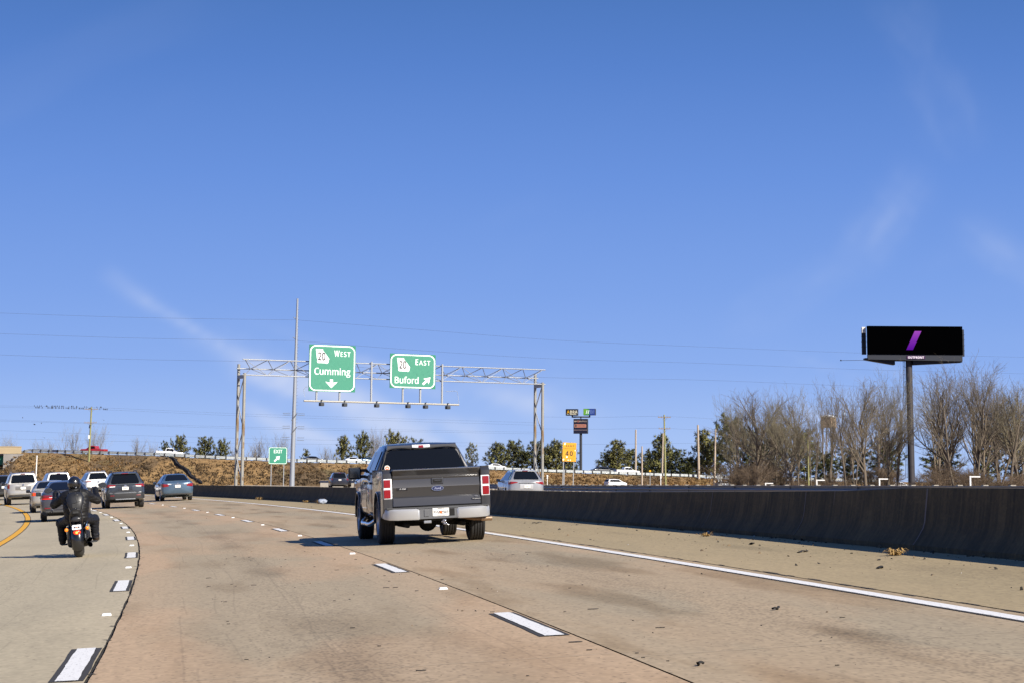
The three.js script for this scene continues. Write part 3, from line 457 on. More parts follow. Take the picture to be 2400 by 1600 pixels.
  if (s.brakeBar) part(car, 'high_stop_light', rbox(s.brakeBar, .03, .02, .008, 0, H - .065, zrt + (s.spoiler ? .145 : .05)), M.redDark);
  if (s.antenna) part(car, 'antenna_fin', loft([[[-.02, H, zrt - .3], [.02, H, zrt - .3], [.004, H + .06, zrt - .18], [-.004, H + .06, zrt - .18]], [[-.02, H, zrt - .12], [.02, H, zrt - .12], [.004, H + .065, zrt - .13], [-.004, H + .065, zrt - .13]]]), M.blackPlastic);
  if (s.cabinThings) part(car, 'headrest', [-.38, .38].map((x) => rbox(.26, .2, .1, .04, x, belt + .1, -.35)), M.dark);
  // head lamps, seen from the front only
  for (const sx of [-1, 1]) part(car, 'head_light', rbox(.34, .14, .2, .05, sx * hw * .68, s.hood - .24, fz + .12, 0, -sx * .5, 0), M.whiteLens);
  if (s.doorLines !== false) for (const sx of [-1, 1]) { for (const z of [mid + .05, rearEnd - .35]) part(car, 'door_gap', box(.006, belt - s.gc - .15, .012, sx * (hw + .0005), (belt + s.gc) / 2 + .04, z), M.under); part(car, 'door_handle', [mid + .22, rearEnd - .45].map((z) => rbox(.03, .03, .16, .01, sx * (hw + .006), belt - .11, z)), s.handleMat ?? P); }
  return car;
}
const suvBase = { kind: 'suv', wb: 2.69, ro: .98, L: 4.6, W: 1.855, H: 1.69, belt: 1.10, hood: 1.08, zw: -2.72 + .05, zft: -1.75, zrt: .52, wr: .60, tyre: .36 };
const sedanBase = { kind: 'sedan', wb: 2.7, ro: 1.0, L: 4.65, W: 1.78, H: 1.455, belt: .95, deck: 1.03, deckLen: .52, hood: .95, zw: -2.45, zft: -1.55, zrt: -.22, wr: .57, tyre: .325, tw: .21 };

// --- cars on the highway
{
  const grey = paint(.050, .058, .070, .45);
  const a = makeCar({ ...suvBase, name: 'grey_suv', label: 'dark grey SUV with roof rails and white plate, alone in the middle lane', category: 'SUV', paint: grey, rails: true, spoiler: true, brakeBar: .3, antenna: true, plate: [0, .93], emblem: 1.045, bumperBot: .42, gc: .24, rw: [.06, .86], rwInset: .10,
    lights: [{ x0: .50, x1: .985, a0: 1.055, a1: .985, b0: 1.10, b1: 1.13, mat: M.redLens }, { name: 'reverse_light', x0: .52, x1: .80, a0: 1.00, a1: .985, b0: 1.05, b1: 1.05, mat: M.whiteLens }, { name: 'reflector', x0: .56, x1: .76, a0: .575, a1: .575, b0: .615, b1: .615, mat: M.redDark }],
    bands: [{ name: 'bumper_cladding', w: .97, y0: .44, y1: .66, mat: M.blackPlastic, arc1: .06 }, { name: 'bumper_crease', w: .80, y0: .685, y1: .735, mat: paint(.16, .17, .18, .5), arc1: .02 }, { name: 'plate_recess_tone', w: .36, y0: .82, y1: 1.01, mat: paint(.035, .04, .055, .45) }, { name: 'skid_plate', w: .5, y0: .40, y1: .45, mat: M.galvDark }] });  // no real hollow at the plate: its shade is a darker body paint
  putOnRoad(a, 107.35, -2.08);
  const blue = paint(.095, .155, .225, .5);
  const b = makeCar({ ...sedanBase, name: 'blue_sedan', label: 'steel blue sedan in the lane beside the barrier', paint: blue, plate: [0, .80], emblem: .945, brakeBar: 0, cabinThings: true, bumperBot: .32, H: 1.46, wr: .56, rw: [.08, .94],
    lights: [{ x0: .56, x1: .985, a0: .80, a1: .765, b0: .905, b1: .955, mat: M.redLens }, { name: 'reverse_light', x0: .40, x1: .62, a0: .895, a1: .905, b0: .93, b1: .955, mat: M.whiteLens, lift: .004 }],
    bands: [{ name: 'chrome_strip', w: .40, y0: .895, y1: .915, mat: M.chrome, lift: .006 }, { name: 'lower_valance', w: .86, y0: .345, y1: .42, mat: M.blackPlastic, arc1: -.01 }] });
  putOnRoad(b, 124.05, 2.0);
  const white = paint(.74, .74, .73, 0, .4);
  const c = makeCar({ ...suvBase, name: 'white_suv', label: 'clean white SUV with slim red tail lights ahead of the motorcyclist', category: 'SUV', paint: white, L: 4.77, W: 1.89, H: 1.70, ro: 1.02, plate: [0, .78], emblem: .98, rails: true, railMat: M.rimAlloy, spoiler: true, bumperBot: .4, mirrorMat: M.blackPlastic,
    lights: [{ x0: .56, x1: .99, a0: .99, a1: .985, b0: 1.045, b1: 1.06, mat: M.redLens }], bands: [{ name: 'chrome_strip', w: .42, y0: .955, y1: .98, mat: M.chrome }, { name: 'bumper_cladding', w: .96, y0: .42, y1: .58, mat: M.darkPlastic, arc1: .04 }] });
  putOnRoad(c, 165.7, 1.83);
  const d = makeCar({ ...suvBase, name: 'white_suv', label: 'boxy white SUV with black roof rack and dark rear window', category: 'SUV', paint: white, L: 4.49, W: 1.84, H: 1.78, ro: .86, belt: 1.16, zrt: .62, wr: .66, plate: [0, .86], rails: true, crossbars: true, brakeBar: .24, bumperBot: .45, mirrorMat: M.blackPlastic, rw: [.05, .88],
    lights: [{ x0: .80, x1: .99, a0: .88, a1: .88, b0: 1.10, b1: 1.10, mat: M.redLens }], bands: [{ name: 'bumper_cladding', w: .97, y0: .46, y1: .68, mat: M.darkPlastic }] });
  putOnRoad(d, 157.8, -1.84);
  const silver = paint(.46, .445, .42, .55, .42);
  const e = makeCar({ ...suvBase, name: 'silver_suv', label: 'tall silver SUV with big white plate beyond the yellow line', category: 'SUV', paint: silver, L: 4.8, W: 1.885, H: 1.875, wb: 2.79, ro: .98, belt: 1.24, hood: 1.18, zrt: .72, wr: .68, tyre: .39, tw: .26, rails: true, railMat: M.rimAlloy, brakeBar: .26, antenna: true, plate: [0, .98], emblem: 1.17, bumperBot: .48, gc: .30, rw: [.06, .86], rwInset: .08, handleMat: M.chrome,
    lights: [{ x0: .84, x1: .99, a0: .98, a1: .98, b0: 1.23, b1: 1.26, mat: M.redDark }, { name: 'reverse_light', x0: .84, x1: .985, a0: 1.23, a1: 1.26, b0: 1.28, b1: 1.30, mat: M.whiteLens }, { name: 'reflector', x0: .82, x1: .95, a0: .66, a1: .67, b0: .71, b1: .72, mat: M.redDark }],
    bands: [{ name: 'plate_recess_tone', w: .48, y0: .87, y1: 1.09, mat: paint(.22, .21, .20, .5) }, { name: 'bumper', w: .96, y0: .62, y1: .78, mat: paint(.42, .41, .39, .5), lift: .05, arc1: .03 }, { name: 'lower_valance', w: .90, y0: .48, y1: .56, mat: M.blackPlastic }] });  // plate hollow is flat, its shade mixed into the silver paint
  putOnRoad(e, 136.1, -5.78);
  const f = makeCar({ ...sedanBase, name: 'silver_sedan', label: 'silver sedan with orange and red tail lights half hidden by a dark sedan', paint: silver, L: 4.67, W: 1.76, H: 1.44, plate: [0, .78], emblem: .93, brakeBar: 0, mirrorMat: paint(.05, .08, .12),
    lights: [{ x0: .58, x1: .98, a0: .79, a1: .77, b0: .90, b1: .93, mat: new THREE.MeshStandardMaterial({ color: lin(.6, .05, .02), roughness: .3, emissive: lin(1, .07, .01), emissiveIntensity: .32 }) }, { name: 'turn_light', x0: .90, x1: .99, a0: .79, a1: .79, b0: .90, b1: .92, mat: M.amberLens, lift: .006 }], bands: [{ name: 'deck_lip', w: .78, y0: .985, y1: 1.01, mat: silver, lift: .03 }, { name: 'lower_valance', w: .84, y0: .34, y1: .39, mat: M.darkPlastic }] });
  putOnRoad(f, 104.9, -5.62);
  const slate = paint(.082, .085, .105, .45);
  const g = makeCar({ ...sedanBase, name: 'dark_sedan', label: 'dark slate sedan with glowing red tail lights next to the motorcycle', paint: slate, L: 4.63, W: 1.81, H: 1.43, wb: 2.81, ro: 1.03, deck: 1.04, plate: [0, .80], emblem: .97, bumperBot: .33,
    lights: [{ x0: .54, x1: .99, a0: .80, a1: .79, b0: .94, b1: .955, mat: M.redDark }, { name: 'lit_tail_light', x0: .55, x1: .95, a0: .805, a1: .805, b0: .83, b1: .835, mat: M.brakeLit, lift: .008 }, { name: 'reverse_light', x0: .52, x1: .66, a0: .855, a1: .855, b0: .875, b1: .875, mat: M.whiteLens, lift: .008 }, { name: 'reflector', x0: .62, x1: .84, a0: .465, a1: .47, b0: .50, b1: .505, mat: M.redDark }],
    bands: [{ name: 'bumper_crease', w: .80, y0: .545, y1: .57, mat: slate, lift: .012, arc1: -.02 }, { name: 'lower_valance', w: .80, y0: .335, y1: .40, mat: M.darkPlastic }] });
  putOnRoad(g, 82.2, -5.40);
  part(g, 'exhaust_tip', [-.5, .5].map((x) => new THREE.CylinderGeometry(.042, .042, .1, 16, 1, true).rotateX(Math.PI / 2).translate(x, .37, 1.03)), M.chrome);
  const k = makeCar({ ...suvBase, name: 'black_suv', label: 'black SUV ahead of the tall silver SUV', category: 'SUV', paint: paint(.018, .02, .026, .3), plate: [0, .9], lights: [{ x0: .7, x1: .98, a0: .98, a1: .96, b0: 1.06, b1: 1.08, mat: M.redDark }], bands: [{ name: 'bumper_cladding', w: .96, y0: .42, y1: .6, mat: M.blackPlastic }], H: 1.72 });
  putOnRoad(k, 161.6, -5.3);
}
// --- cars on the exit road
function putOnLine(o, p, dir) { const back = dir.clone().negate().normalize(), r = V(0, 1, 0).cross(back).normalize(), up = back.clone().cross(r); o.quaternion.setFromRotationMatrix(new THREE.Matrix4().makeBasis(r, up, back)); o.position.copy(p); return o; }
{
  const away = (D) => cdP(D + 1, 0).sub(cdP(D - 1, 0));
  const sil = paint(.36, .365, .38, .5, .4);
  const nx = makeCar({ ...suvBase, name: 'silver_crossover', label: 'silver crossover with angular red tail lights on the exit road past the barrier', category: 'SUV', paint: sil, L: 4.63, W: 1.845, H: 1.645, wb: 2.66, ro: 1.05, belt: 1.08, zrt: .36, wr: .56, spoiler: true, brakeBar: .28, antenna: true, plate: [.03, .80, .0], rw: [.10, .88], mirrorMat: M.blackPlastic,
    lights: [{ x0: .50, x1: .98, a0: .985, a1: .90, b0: 1.02, b1: 1.06, mat: M.redLens }], bands: [{ name: 'chrome_strip', w: .44, y0: .95, y1: .99, mat: M.dark }, { name: 'plate_recess_tone', w: .36, y0: .70, y1: .93, mat: paint(.52, .52, .52, .3) }, { name: 'bumper_cladding', w: .94, y0: .40, y1: .56, mat: M.blackPlastic }] });
  { const p = cdP(112.4, 0); p.x = xAt(1227, 112.4) ; putOnLine(nx, p, away(113)); }
  const van = makeCar({ ...suvBase, name: 'dark_minivan', label: 'dark minivan with white plate driving away on the exit road', category: 'minivan', paint: paint(.022, .026, .045, .4), L: 5.1, W: 1.96, H: 1.74, wb: 3.0, ro: 1.12, belt: 1.10, zrt: .8, wr: .66, plate: [.02, .94], brakeBar: .3, spoiler: true,
    lights: [{ x0: .82, x1: .985, a0: .92, a1: .92, b0: 1.06, b1: 1.10, mat: M.redLens }], bands: [{ name: 'bumper_cladding', w: .94, y0: .4, y1: .5, mat: M.blackPlastic }] });
  { const p = cdP(248, 0); p.x = xAt(794, 248); putOnLine(van, p, away(248)); }
  const dk = makeCar({ ...suvBase, name: 'charcoal_suv', label: 'charcoal SUV just ahead of the dark minivan', category: 'SUV', paint: paint(.05, .052, .058, .4), plate: [0, .9], lights: [{ x0: .8, x1: .985, a0: .92, a1: .92, b0: 1.06, b1: 1.10, mat: M.redDark }] });
  { const p = cdP(272, 0); p.x = xAt(826, 272); putOnLine(dk, p, away(272)); }
  const bl = makeCar({ ...sedanBase, name: 'navy_sedan', label: 'navy sedan mostly hidden behind the big pickup', paint: paint(.03, .06, .13, .4), plate: [0, .8], lights: [{ x0: .56, x1: .985, a0: .80, a1: .78, b0: .91, b1: .95, mat: M.redLens }] });
  { const p = cdP(176, 0); p.x = xAt(862, 176); putOnLine(bl, p, away(176)); }
}
// --- cars on the upper road and on the slip road below it
function farPickup(name, label, P) {
  const t = thing(name, label, 'pickup truck', 'vehicles on the upper road');
  // origin under the rear axle, z backwards
  const hw = .98, ring = (z, T, B, w) => [[w * .9, B], [w, B + .2], [w, T - .1], [w * .94, T], [-w * .94, T], [-w, T - .1], [-w, B + .2], [-w * .9, B]].map(([x, y]) => [x, y, z]);
  const low = loft([ring(-.85, 1.18, .42, hw), ring(-2.9, 1.18, .42, hw), ring(-3.1, 1.14, .42, hw), ring(-4.4, 1.04, .44, hw * .97), ring(-4.65, .9, .5, hw * .85)]);
  const cab = loft([ring(-.85, 1.19, 1.1, .9), ring(-.95, 1.80, 1.1, .70), ring(-1.6, 1.86, 1.1, .71), ring(-2.35, 1.80, 1.1, .70), ring(-3.05, 1.19, 1.1, .88)].map((r) => r.map(([x, y, z], i) => (i > 0 && i < 7 && i !== 0 ? [y > 1.12 && Math.abs(x) > .6 ? Math.sign(x) * Math.min(Math.abs(x), .92) : x, y, z] : [x, y, z]))));
  part(t, 'cab', [crease(low, 35), crease(cab, 35)], P);
  part(t, 'cargo_bed', [box(.07, .62, 1.95, -.93, .86, .12), box(.07, .62, 1.95, .93, .86, .12), box(1.9, .07, 1.95, 0, .6, .12), box(1.86, .5, .06, 0, .9, -.82)], P);
  part(t, 'tailgate', rbox(1.8, .56, .07, .02, 0, .9, 1.1), P);
  part(t, 'rear_bumper', rbox(1.9, .2, .18, .05, 0, .52, 1.18), M.rimAlloy);
  for (const sx of [-1, 1]) { for (const [z0, z1, zt0, zt1] of [[-2.78, -1.86, -2.36, -1.86], [-1.76, -1.12, -1.76, -1.12]]) { const r = [0, 1].map((f) => [V(sx * lerp(.935, .775, f), lerp(1.24, 1.70, f), f ? zt0 : z0), V(sx * lerp(.935, .775, f), lerp(1.24, 1.70, f), f ? zt1 : z1)]); part(t, 'side_window', sheet(r, (i, j) => [i, j]), M.carGlass); } part(t, 'tail_light', box(.09, .32, .05, sx * .93, .98, 1.12), M.redLens); part(t, 'head_light', box(.3, .2, .08, sx * .74, .92, -4.6), M.whiteLens); part(t, 'mirror', rbox(.2, .2, .08, .03, sx * 1.08, 1.26, -2.5), M.blackPlastic); }
  part(t, 'windscreen', sheet([[V(-.74, 1.28, -3.02), V(.74, 1.28, -3.02)], [V(-.64, 1.74, -2.46), V(.64, 1.74, -2.46)]], (i, j) => [i, j]), M.carGlass);
  for (const z of [0, -3.6]) for (const sx of [-1, 1]) { const w = makeWheel(.39, .26, { flip: sx < 0, seg: 16 }); w.position.set(sx * .86, .39, z); t.add(w); }
  part(t, 'underbody', box(1.3, .25, 5, 0, .5, -1.7), M.under);
  return t;
}
function onUpper(o, u, right, back = 6, anchor = 0) { const c = crest(u), d = crest(u + 15).sub(crest(u - 15)).normalize(); if (!right) d.negate(); const p = V(c.x, c.y + .06, c.z - back).addScaledVector(d, -anchor); putOnLine(o, p, d); o.userData.group = 'vehicles on the upper road'; return o; }
{
  onUpper(farPickup('red_pickup', 'red pickup truck behind the guardrail on the embankment', paint(.42, .015, .012, .1)), 205, false, 6, 1.8);
  onUpper(farPickup('white_pickup', 'white pickup truck above the dark strip in the embankment', paint(.78, .78, .77, 0)), 389, true, 5, 1.8);
  onUpper(farPickup('white_pickup', 'white pickup truck passing beside the bare utility poles', paint(.78, .78, .77, 0)), 1472, true, 5, 1.8);
  const far = { far: true, doorLines: false };
  onUpper(makeCar({ ...suvBase, ...far, name: 'black_suv', label: 'black SUV on the upper road in front of the white pickup and pines', category: 'SUV', paint: paint(.015, .016, .02, .3), rails: true }), 1410, false, 8, 1.3);
  onUpper(makeCar({ ...sedanBase, ...far, name: 'charcoal_sedan', label: 'charcoal sedan between black SUV and white pickup on upper road', paint: paint(.03, .034, .042, .3) }), 1436, false, 11, 1.3);
  onUpper(makeCar({ ...sedanBase, ...far, name: 'white_sedan', label: 'white sedan above the silver crossover, behind the upper guardrail', paint: paint(.76, .77, .76, 0) }), 1162, true, 4, 1.3);
  onUpper(makeCar({ ...sedanBase, ...far, name: 'black_sedan', label: 'low black sedan behind the guardrail next to the steel pole', paint: paint(.014, .016, .022, .3) }), 727, true, 8, 1.3);
  onUpper(makeCar({ ...sedanBase, ...far, name: 'silver_sedan', label: 'silver sedan behind the guardrail above the dark minivan', paint: paint(.5, .52, .54, .4) }), 824, true, 7, 1.3);
  onUpper(makeCar({ ...sedanBase, ...far, name: 'blue_sedan', label: 'blue sedan behind the guardrail above the pickup mirror', paint: paint(.05, .10, .16, .4) }), 862, true, 7, 1.3);
  const slip = (o, u, D, dir) => { const p = at(u, 1139, D); p.y = EYE - .13 + .02; putOnLine(o, p, dir); o.userData.group = 'vehicles on the slip road'; };
  slip(makeCar({ ...suvBase, ...far, name: 'white_crossover', label: 'white crossover in front of the brown slope past the yellow ramp sign', category: 'SUV', paint: paint(.76, .76, .75, 0), lights: [{ x0: .7, x1: .98, a0: .95, a1: .93, b0: 1.05, b1: 1.06, mat: M.redLens }] }), 1430, 440, V(.86, 0, -.5));
  slip(makeCar({ ...sedanBase, ...far, name: 'grey_sedan', label: 'grey sedan in front of the white utility cabinet', paint: paint(.16, .17, .19, .4) }), 1688, 452, V(.9, 0, -.35));
  slip(makeCar({ ...sedanBase, ...far, name: 'white_sedan', label: 'white sedan glimpsed through the bare trees', paint: paint(.7, .7, .7, 0) }), 2098, 452, V(.9, 0, -.35));
}
// ================================================================ THE PICKUP in front (z backwards, origin on the ground under the rear axle)
{
  const t = thing('pickup_truck', 'large dark grey pickup truck with silver rear bumper in the lane beside the shoulder', 'pickup truck');
  const P = paint(.052, .051, .054, .5, .40), P2 = paint(.040, .040, .043, .5, .45);
  const hw = .995;
  // cab and nose
  const ring = (z, T, B, w) => { const h = T - B; const r = [[w * .9, B], [w * .985, B + h * .12], [w, B + h * .3], [w * .985, B + h * .52], [w * .99, B + h * .72], [w * .955, T - .03], [w * .9, T], [w * .45, T + .02]]; return [...r, [0, T + .025], ...r.map(([x, y]) => [-x, y]).reverse()].map(([x, y]) => [x, y, z]); };
  let low = crease(loft([ring(-.78, 1.30, .50, hw * .985), ring(-.84, 1.31, .48, hw), ring(-2.0, 1.31, .48, hw), ring(-3.0, 1.30, .48, hw), ring(-3.15, 1.27, .48, hw), ring(-4.2, 1.20, .5, hw), ring(-4.6, 1.14, .52, hw * .96), ring(-4.72, 1.0, .55, hw * .86)]), 36);
  low = cut(low, [-1, 1].map((s) => new THREE.CylinderGeometry(.5, .5, .5, 28).rotateZ(Math.PI / 2).translate(s * .9, .43, -3.75)));
  const cr = (z, T0, w, b = 1.29) => { const T = 1.31 + (T0 - 1.31) * .87; const bw = .94, h = Math.max(T - b, .015), r = [[bw, b - .08], [bw, b], [lerp(bw, w, .45), b + h * .45], [lerp(bw, w, .86), b + h * .84], [w, b + h * .94], [w - .06, b + h * .99], [w * .5, T + .012]]; return [...r, [0, T + .02], ...r.map(([x, y]) => [-x, y]).reverse()].map(([x, y]) => [x, y, z]); };
  const cabin = crease(loft([cr(-.79, 1.31, .90), cr(-.86, 1.55, .80), cr(-.93, 1.83, .705), cr(-.97, 1.895, .69), cr(-1.08, 1.925, .69), cr(-1.9, 1.945, .70), cr(-2.45, 1.91, .69), cr(-2.85, 1.62, .79), cr(-3.15, 1.31, .90)]), 36);
  part(t, 'cab', [low, cabin], P);
  // overhanging rear lip of the roof
  part(t, 'roof_lip', [loft([[[-.69, 1.763, -.965], [.69, 1.763, -.965], [.67, 1.845, -1.0], [-.67, 1.845, -1.0]], [[-.685, 1.745, -.885], [.685, 1.745, -.885], [.665, 1.823, -.90], [-.665, 1.823, -.90]]])], P2);
  { const rows = []; for (let i = 0; i <= 6; i++) { const f = i / 6, y = lerp(1.33, 1.732, f), z = lerp(-.775, -.895, f) + .03, w = lerp(.825, .655, f) - (i === 0 || i === 6 ? .025 : 0); const row = []; for (let j = 0; j <= 8; j++) { const k = j / 4 - 1; row.push(V(k * w, y, z + (1 - k * k) * .03)); } rows.push(row); } part(t, 'rear_window', sheet(rows, (i, j) => [i, j]), M.carGlass);
    part(t, 'rear_window_seal', [tube([V(-.83, 1.34, -.76), V(-.74, 1.56, -.815), V(-.675, 1.737, -.868), V(0, 1.76, -.84), V(.675, 1.737, -.868), V(.74, 1.56, -.815), V(.83, 1.34, -.76)], .012, 40, 5)], M.blackPlastic); }
  part(t, 'high_stop_light', rbox(.355, .075, .03, .012, -.02, 1.792, -.885), M.whiteLens);
  part(t, 'stop_lens', rbox(.10, .05, .03, .01, -.02, 1.792, -.878), M.redLens);
  part(t, 'window_sticker', new THREE.CylinderGeometry(.052, .052, .004, 24).rotateX(Math.PI / 2).rotateX(-.25).translate(-.70, 1.405, -.752), new THREE.MeshStandardMaterial({ color: lin(.75, .72, .68), roughness: .6 }), 'round white and orange sticker');
  part(t, 'sticker_disc', new THREE.CylinderGeometry(.037, .037, .004, 24).rotateX(Math.PI / 2).rotateX(-.25).translate(-.70, 1.405, -.748), std(.70, .16, .06, .6));
  part(t, 'sticker_mark', rbox(.03, .018, .004, .002, -.70, 1.402, -.744, -.25), M.white);
  for (const sx of [-1, 1]) {
    for (const [z0, z1, a0, a1] of [[-2.92, -2.02, -2.5, -2.02], [-1.92, -1.06, -1.92, -1.14]]) { const rows = []; for (let i = 0; i <= 4; i++) { const f = i / 4, y = lerp(1.335, 1.74, f), row = []; for (let j = 0; j <= 4; j++) { const z = lerp(lerp(z0, a0, f), lerp(z1, a1, f), j / 4); const T = z < -2.45 ? lerp(1.31, 1.83, (z + 3.15) / .7) : 1.85, h = T - 1.29, q = clamp((y - 1.29) / h, 0, 1), w = z < -2.45 ? lerp(.9, .69, (z + 3.15) / .7) : .695; const x = q < .45 ? lerp(.94, lerp(.94, w, .45), q / .45) : lerp(lerp(.94, w, .45), lerp(.94, w, .86), (q - .45) / .39); row.push(V(sx * (x + .012), y, z)); } rows.push(row); } part(t, 'side_window', sheet(rows, (i, j) => [i, j]), M.carGlass); }
    part(t, 'door_gap', [box(.006, .78, .014, sx * (hw - .001), .9, -1.97), box(.006, .70, .014, sx * (hw - .001), .94, -.98), box(.006, .70, .014, sx * (hw - .001), .9, -3.02)], M.under);
    part(t, 'door_handle', [-1.15, -2.15].map((z) => rbox(.035, .045, .2, .015, sx * (hw + .012), 1.13, z)), P2);
    const m = new THREE.Group(); m.name = 'tow_mirror'; t.add(m); m.position.set(sx * 1.14, 1.33, -2.72);
    part(m, 'housing', rbox(.25, .235, .12, .035), M.blackPlastic); part(m, 'mirror_glass', rbox(.205, .19, .012, .01, 0, 0, .062), M.mirrorDarkRefl); part(m, 'arm', [rbox(.2, .06, .05, .015, -sx * .15, .05, 0), rbox(.2, .06, .05, .015, -sx * .15, -.07, 0)], M.blackPlastic);
    // flank of the cargo bed with its wheel arch
    const sh = new THREE.Shape(); sh.moveTo(-1.02, .56); sh.lineTo(-.5, .56); sh.absarc(0, .44, .5, Math.PI - .24, .24, true); sh.lineTo(.5, .60); sh.lineTo(1.0, .66); sh.lineTo(1.06, .70); sh.lineTo(1.06, 1.30); sh.lineTo(1.02, 1.335); sh.lineTo(-.70, 1.335); sh.lineTo(-.735, 1.31); sh.lineTo(-.735, .56);
    const bs = new THREE.ExtrudeGeometry((() => { const q = new THREE.Shape(); q.moveTo(-.735, .50); q.lineTo(-.56, .50); q.absarc(0, .43, .53, Math.PI - .13, .13, true); q.lineTo(.62, .50); q.lineTo(1.0, .60); q.lineTo(1.055, .66); q.lineTo(1.055, 1.29); q.lineTo(1.01, 1.335); q.lineTo(-.735, 1.335); q.lineTo(-.735, .50); return q; })(), { depth: .13, bevelEnabled: true, bevelThickness: .022, bevelSize: .018, bevelSegments: 3, curveSegments: 20 });
    bs.rotateY(-Math.PI / 2); bs.translate(sx > 0 ? hw - .02 : -hw + .15, 0, 0);   // shape x becomes z
    part(t, 'bed_side', crease(bs, 30), P);
    part(t, 'wheel_arch_lip', [new THREE.TorusGeometry(.52, .018, 6, 30, Math.PI).rotateY(Math.PI / 2).translate(sx * (hw + .004), .44, 0), new THREE.TorusGeometry(.505, .018, 6, 30, Math.PI).rotateY(Math.PI / 2).translate(sx * (hw + .0), .44, -3.75)], P2);
    part(t, 'bed_rail_cap', rbox(.15, .025, 1.72, .01, sx * .925, 1.362, .14), M.blackPlastic);
    // tail light: chrome-edged housing, two red lenses and a clear band
    const L = new THREE.Group(); L.name = 'tail_light'; t.add(L); L.position.set(sx * .905, 1.02, 1.02);
    part(L, 'housing', rbox(.165, .375, .13, .02, 0, 0, 0), M.whiteLens); part(L, 'upper_lens', rbox(.125, .145, .05, .012, sx * .01, .095, .05), M.redLens); part(L, 'lower_lens', rbox(.125, .155, .05, .012, sx * .01, -.09, .05), M.redLens); part(L, 'side_lens', rbox(.02, .3, .09, .008, sx * .078, 0, .0), M.redDark);
    part(t, 'step_bar', [tube([V(sx * .93, .42, -1.0), V(sx * 1.0, .36, -1.15), V(sx * 1.0, .345, -2.0), V(sx * 1.0, .36, -2.75), V(sx * .93, .42, -2.95)], .045, 24, 10)], M.chrome);
    part(t, 'head_light', rbox(.4, .34, .25, .05, sx * .72, .95, -4.6), M.whiteLens);
  }
  part(t, 'bed_floor', [box(1.7, .05, 1.72, 0, .80, .13), box(1.7, .5, .05, 0, 1.05, -.70)], P2);
  // tailgate with its pressed profile
  { const pr = [[1.0, .68], [1.05, .685], [1.066, .70], [1.058, .80], [1.052, .845], [1.032, .868], [1.044, .96], [1.054, 1.02], [1.057, 1.034], [1.052, 1.05], [1.042, 1.18], [1.048, 1.195], [1.050, 1.208], [1.040, 1.222], [1.042, 1.252], [1.075, 1.295], [1.118, 1.345], [1.112, 1.362], [1.06, 1.370], [1.0, 1.366]];
    const cols = [-.822, -.80, 0, .80, .822]; const rings = cols.map((x, i) => pr.map(([z, y]) => { const in_ = i === 0 || i === 4 ? .012 : 0; return [x, y, z - in_]; })); part(t, 'tailgate', crease(loft(rings), 24), P); }
  { // handle recess, badges
    const h = new THREE.Group(); h.name = 'tailgate_handle'; t.add(h); h.position.set(.02, 1.135, 1.05);
    part(h, 'bezel', rbox(.225, .115, .03, .025, 0, 0, .0), P); part(h, 'recess', rbox(.175, .07, .03, .02, 0, 0, .006), M.under); part(h, 'lever', rbox(.12, .03, .03, .012, 0, .006, .012), P2);
    const ov = new THREE.Group(); ov.name = 'oval_emblem'; t.add(ov); ov.position.set(.02, 1.0, 1.058); ov.scale.set(.94, .94, 1);
    part(ov, 'chrome_ring', new THREE.CylinderGeometry(.12, .12, .012, 40).scale(1, 1, .42).rotateX(Math.PI / 2), M.chrome);
    const tex = canvasTex(256, 112, (c, w, hh) => { c.fillStyle = '#6d7088'; c.fillRect(0, 0, w, hh); c.fillStyle = '#23284c'; c.beginPath(); c.ellipse(w / 2, hh / 2, w * .46, hh * .43, 0, 0, 7); c.fill(); c.fillStyle = '#a9aec4'; c.font = 'italic bold 60px serif'; c.textAlign = 'center'; c.textBaseline = 'middle'; c.fillText('Ford', w / 2, hh * .5); });
    const fg = new THREE.CircleGeometry(.108, 40).scale(1, .41, 1).translate(0, 0, .008); { const p = fg.attributes.position, uv = fg.attributes.uv; for (let i = 0; i < p.count; i++) uv.setXY(i, p.getX(i) / .23 + .5, p.getY(i) / .098 + .5); } part(ov, 'face', fg, new THREE.MeshStandardMaterial({ map: tex, roughness: .3 }));
    const badge = (text, w, hh, font) => { const tx = canvasTex(256, 64, (c, W, Hh) => { c.fillStyle = '#2c2b2e'; c.fillRect(0, 0, W, Hh); c.fillStyle = '#c9c8c6'; c.font = font; c.textAlign = 'center'; c.textBaseline = 'middle'; c.fillText(text, W / 2, Hh / 2, W - 8); }); const g = rbox(w, hh, .008, .003); const p = g.attributes.position, uv = g.attributes.uv; for (let i = 0; i < p.count; i++) uv.setXY(i, p.getX(i) / w + .5, p.getY(i) / hh + .5); return [g, new THREE.MeshStandardMaterial({ map: tx, roughness: .35, metalness: .3 })]; };
    let [g, m] = badge('F-150', .20, .042, 'italic bold 58px sans-serif'); part(t, 'model_badge', g.translate(-.63, 1.01, 1.062), m);
    [g, m] = badge('EcoBoost', .17, .03, 'bold 50px sans-serif'); part(t, 'engine_badge', g.translate(.735, .785, 1.070), m);
    part(t, 'leaf_badge', [-.02, 0, .02].map((x) => rbox(.012, .024, .006, .003, .73 + x, .832, 1.07)), M.rimAlloy);
  }
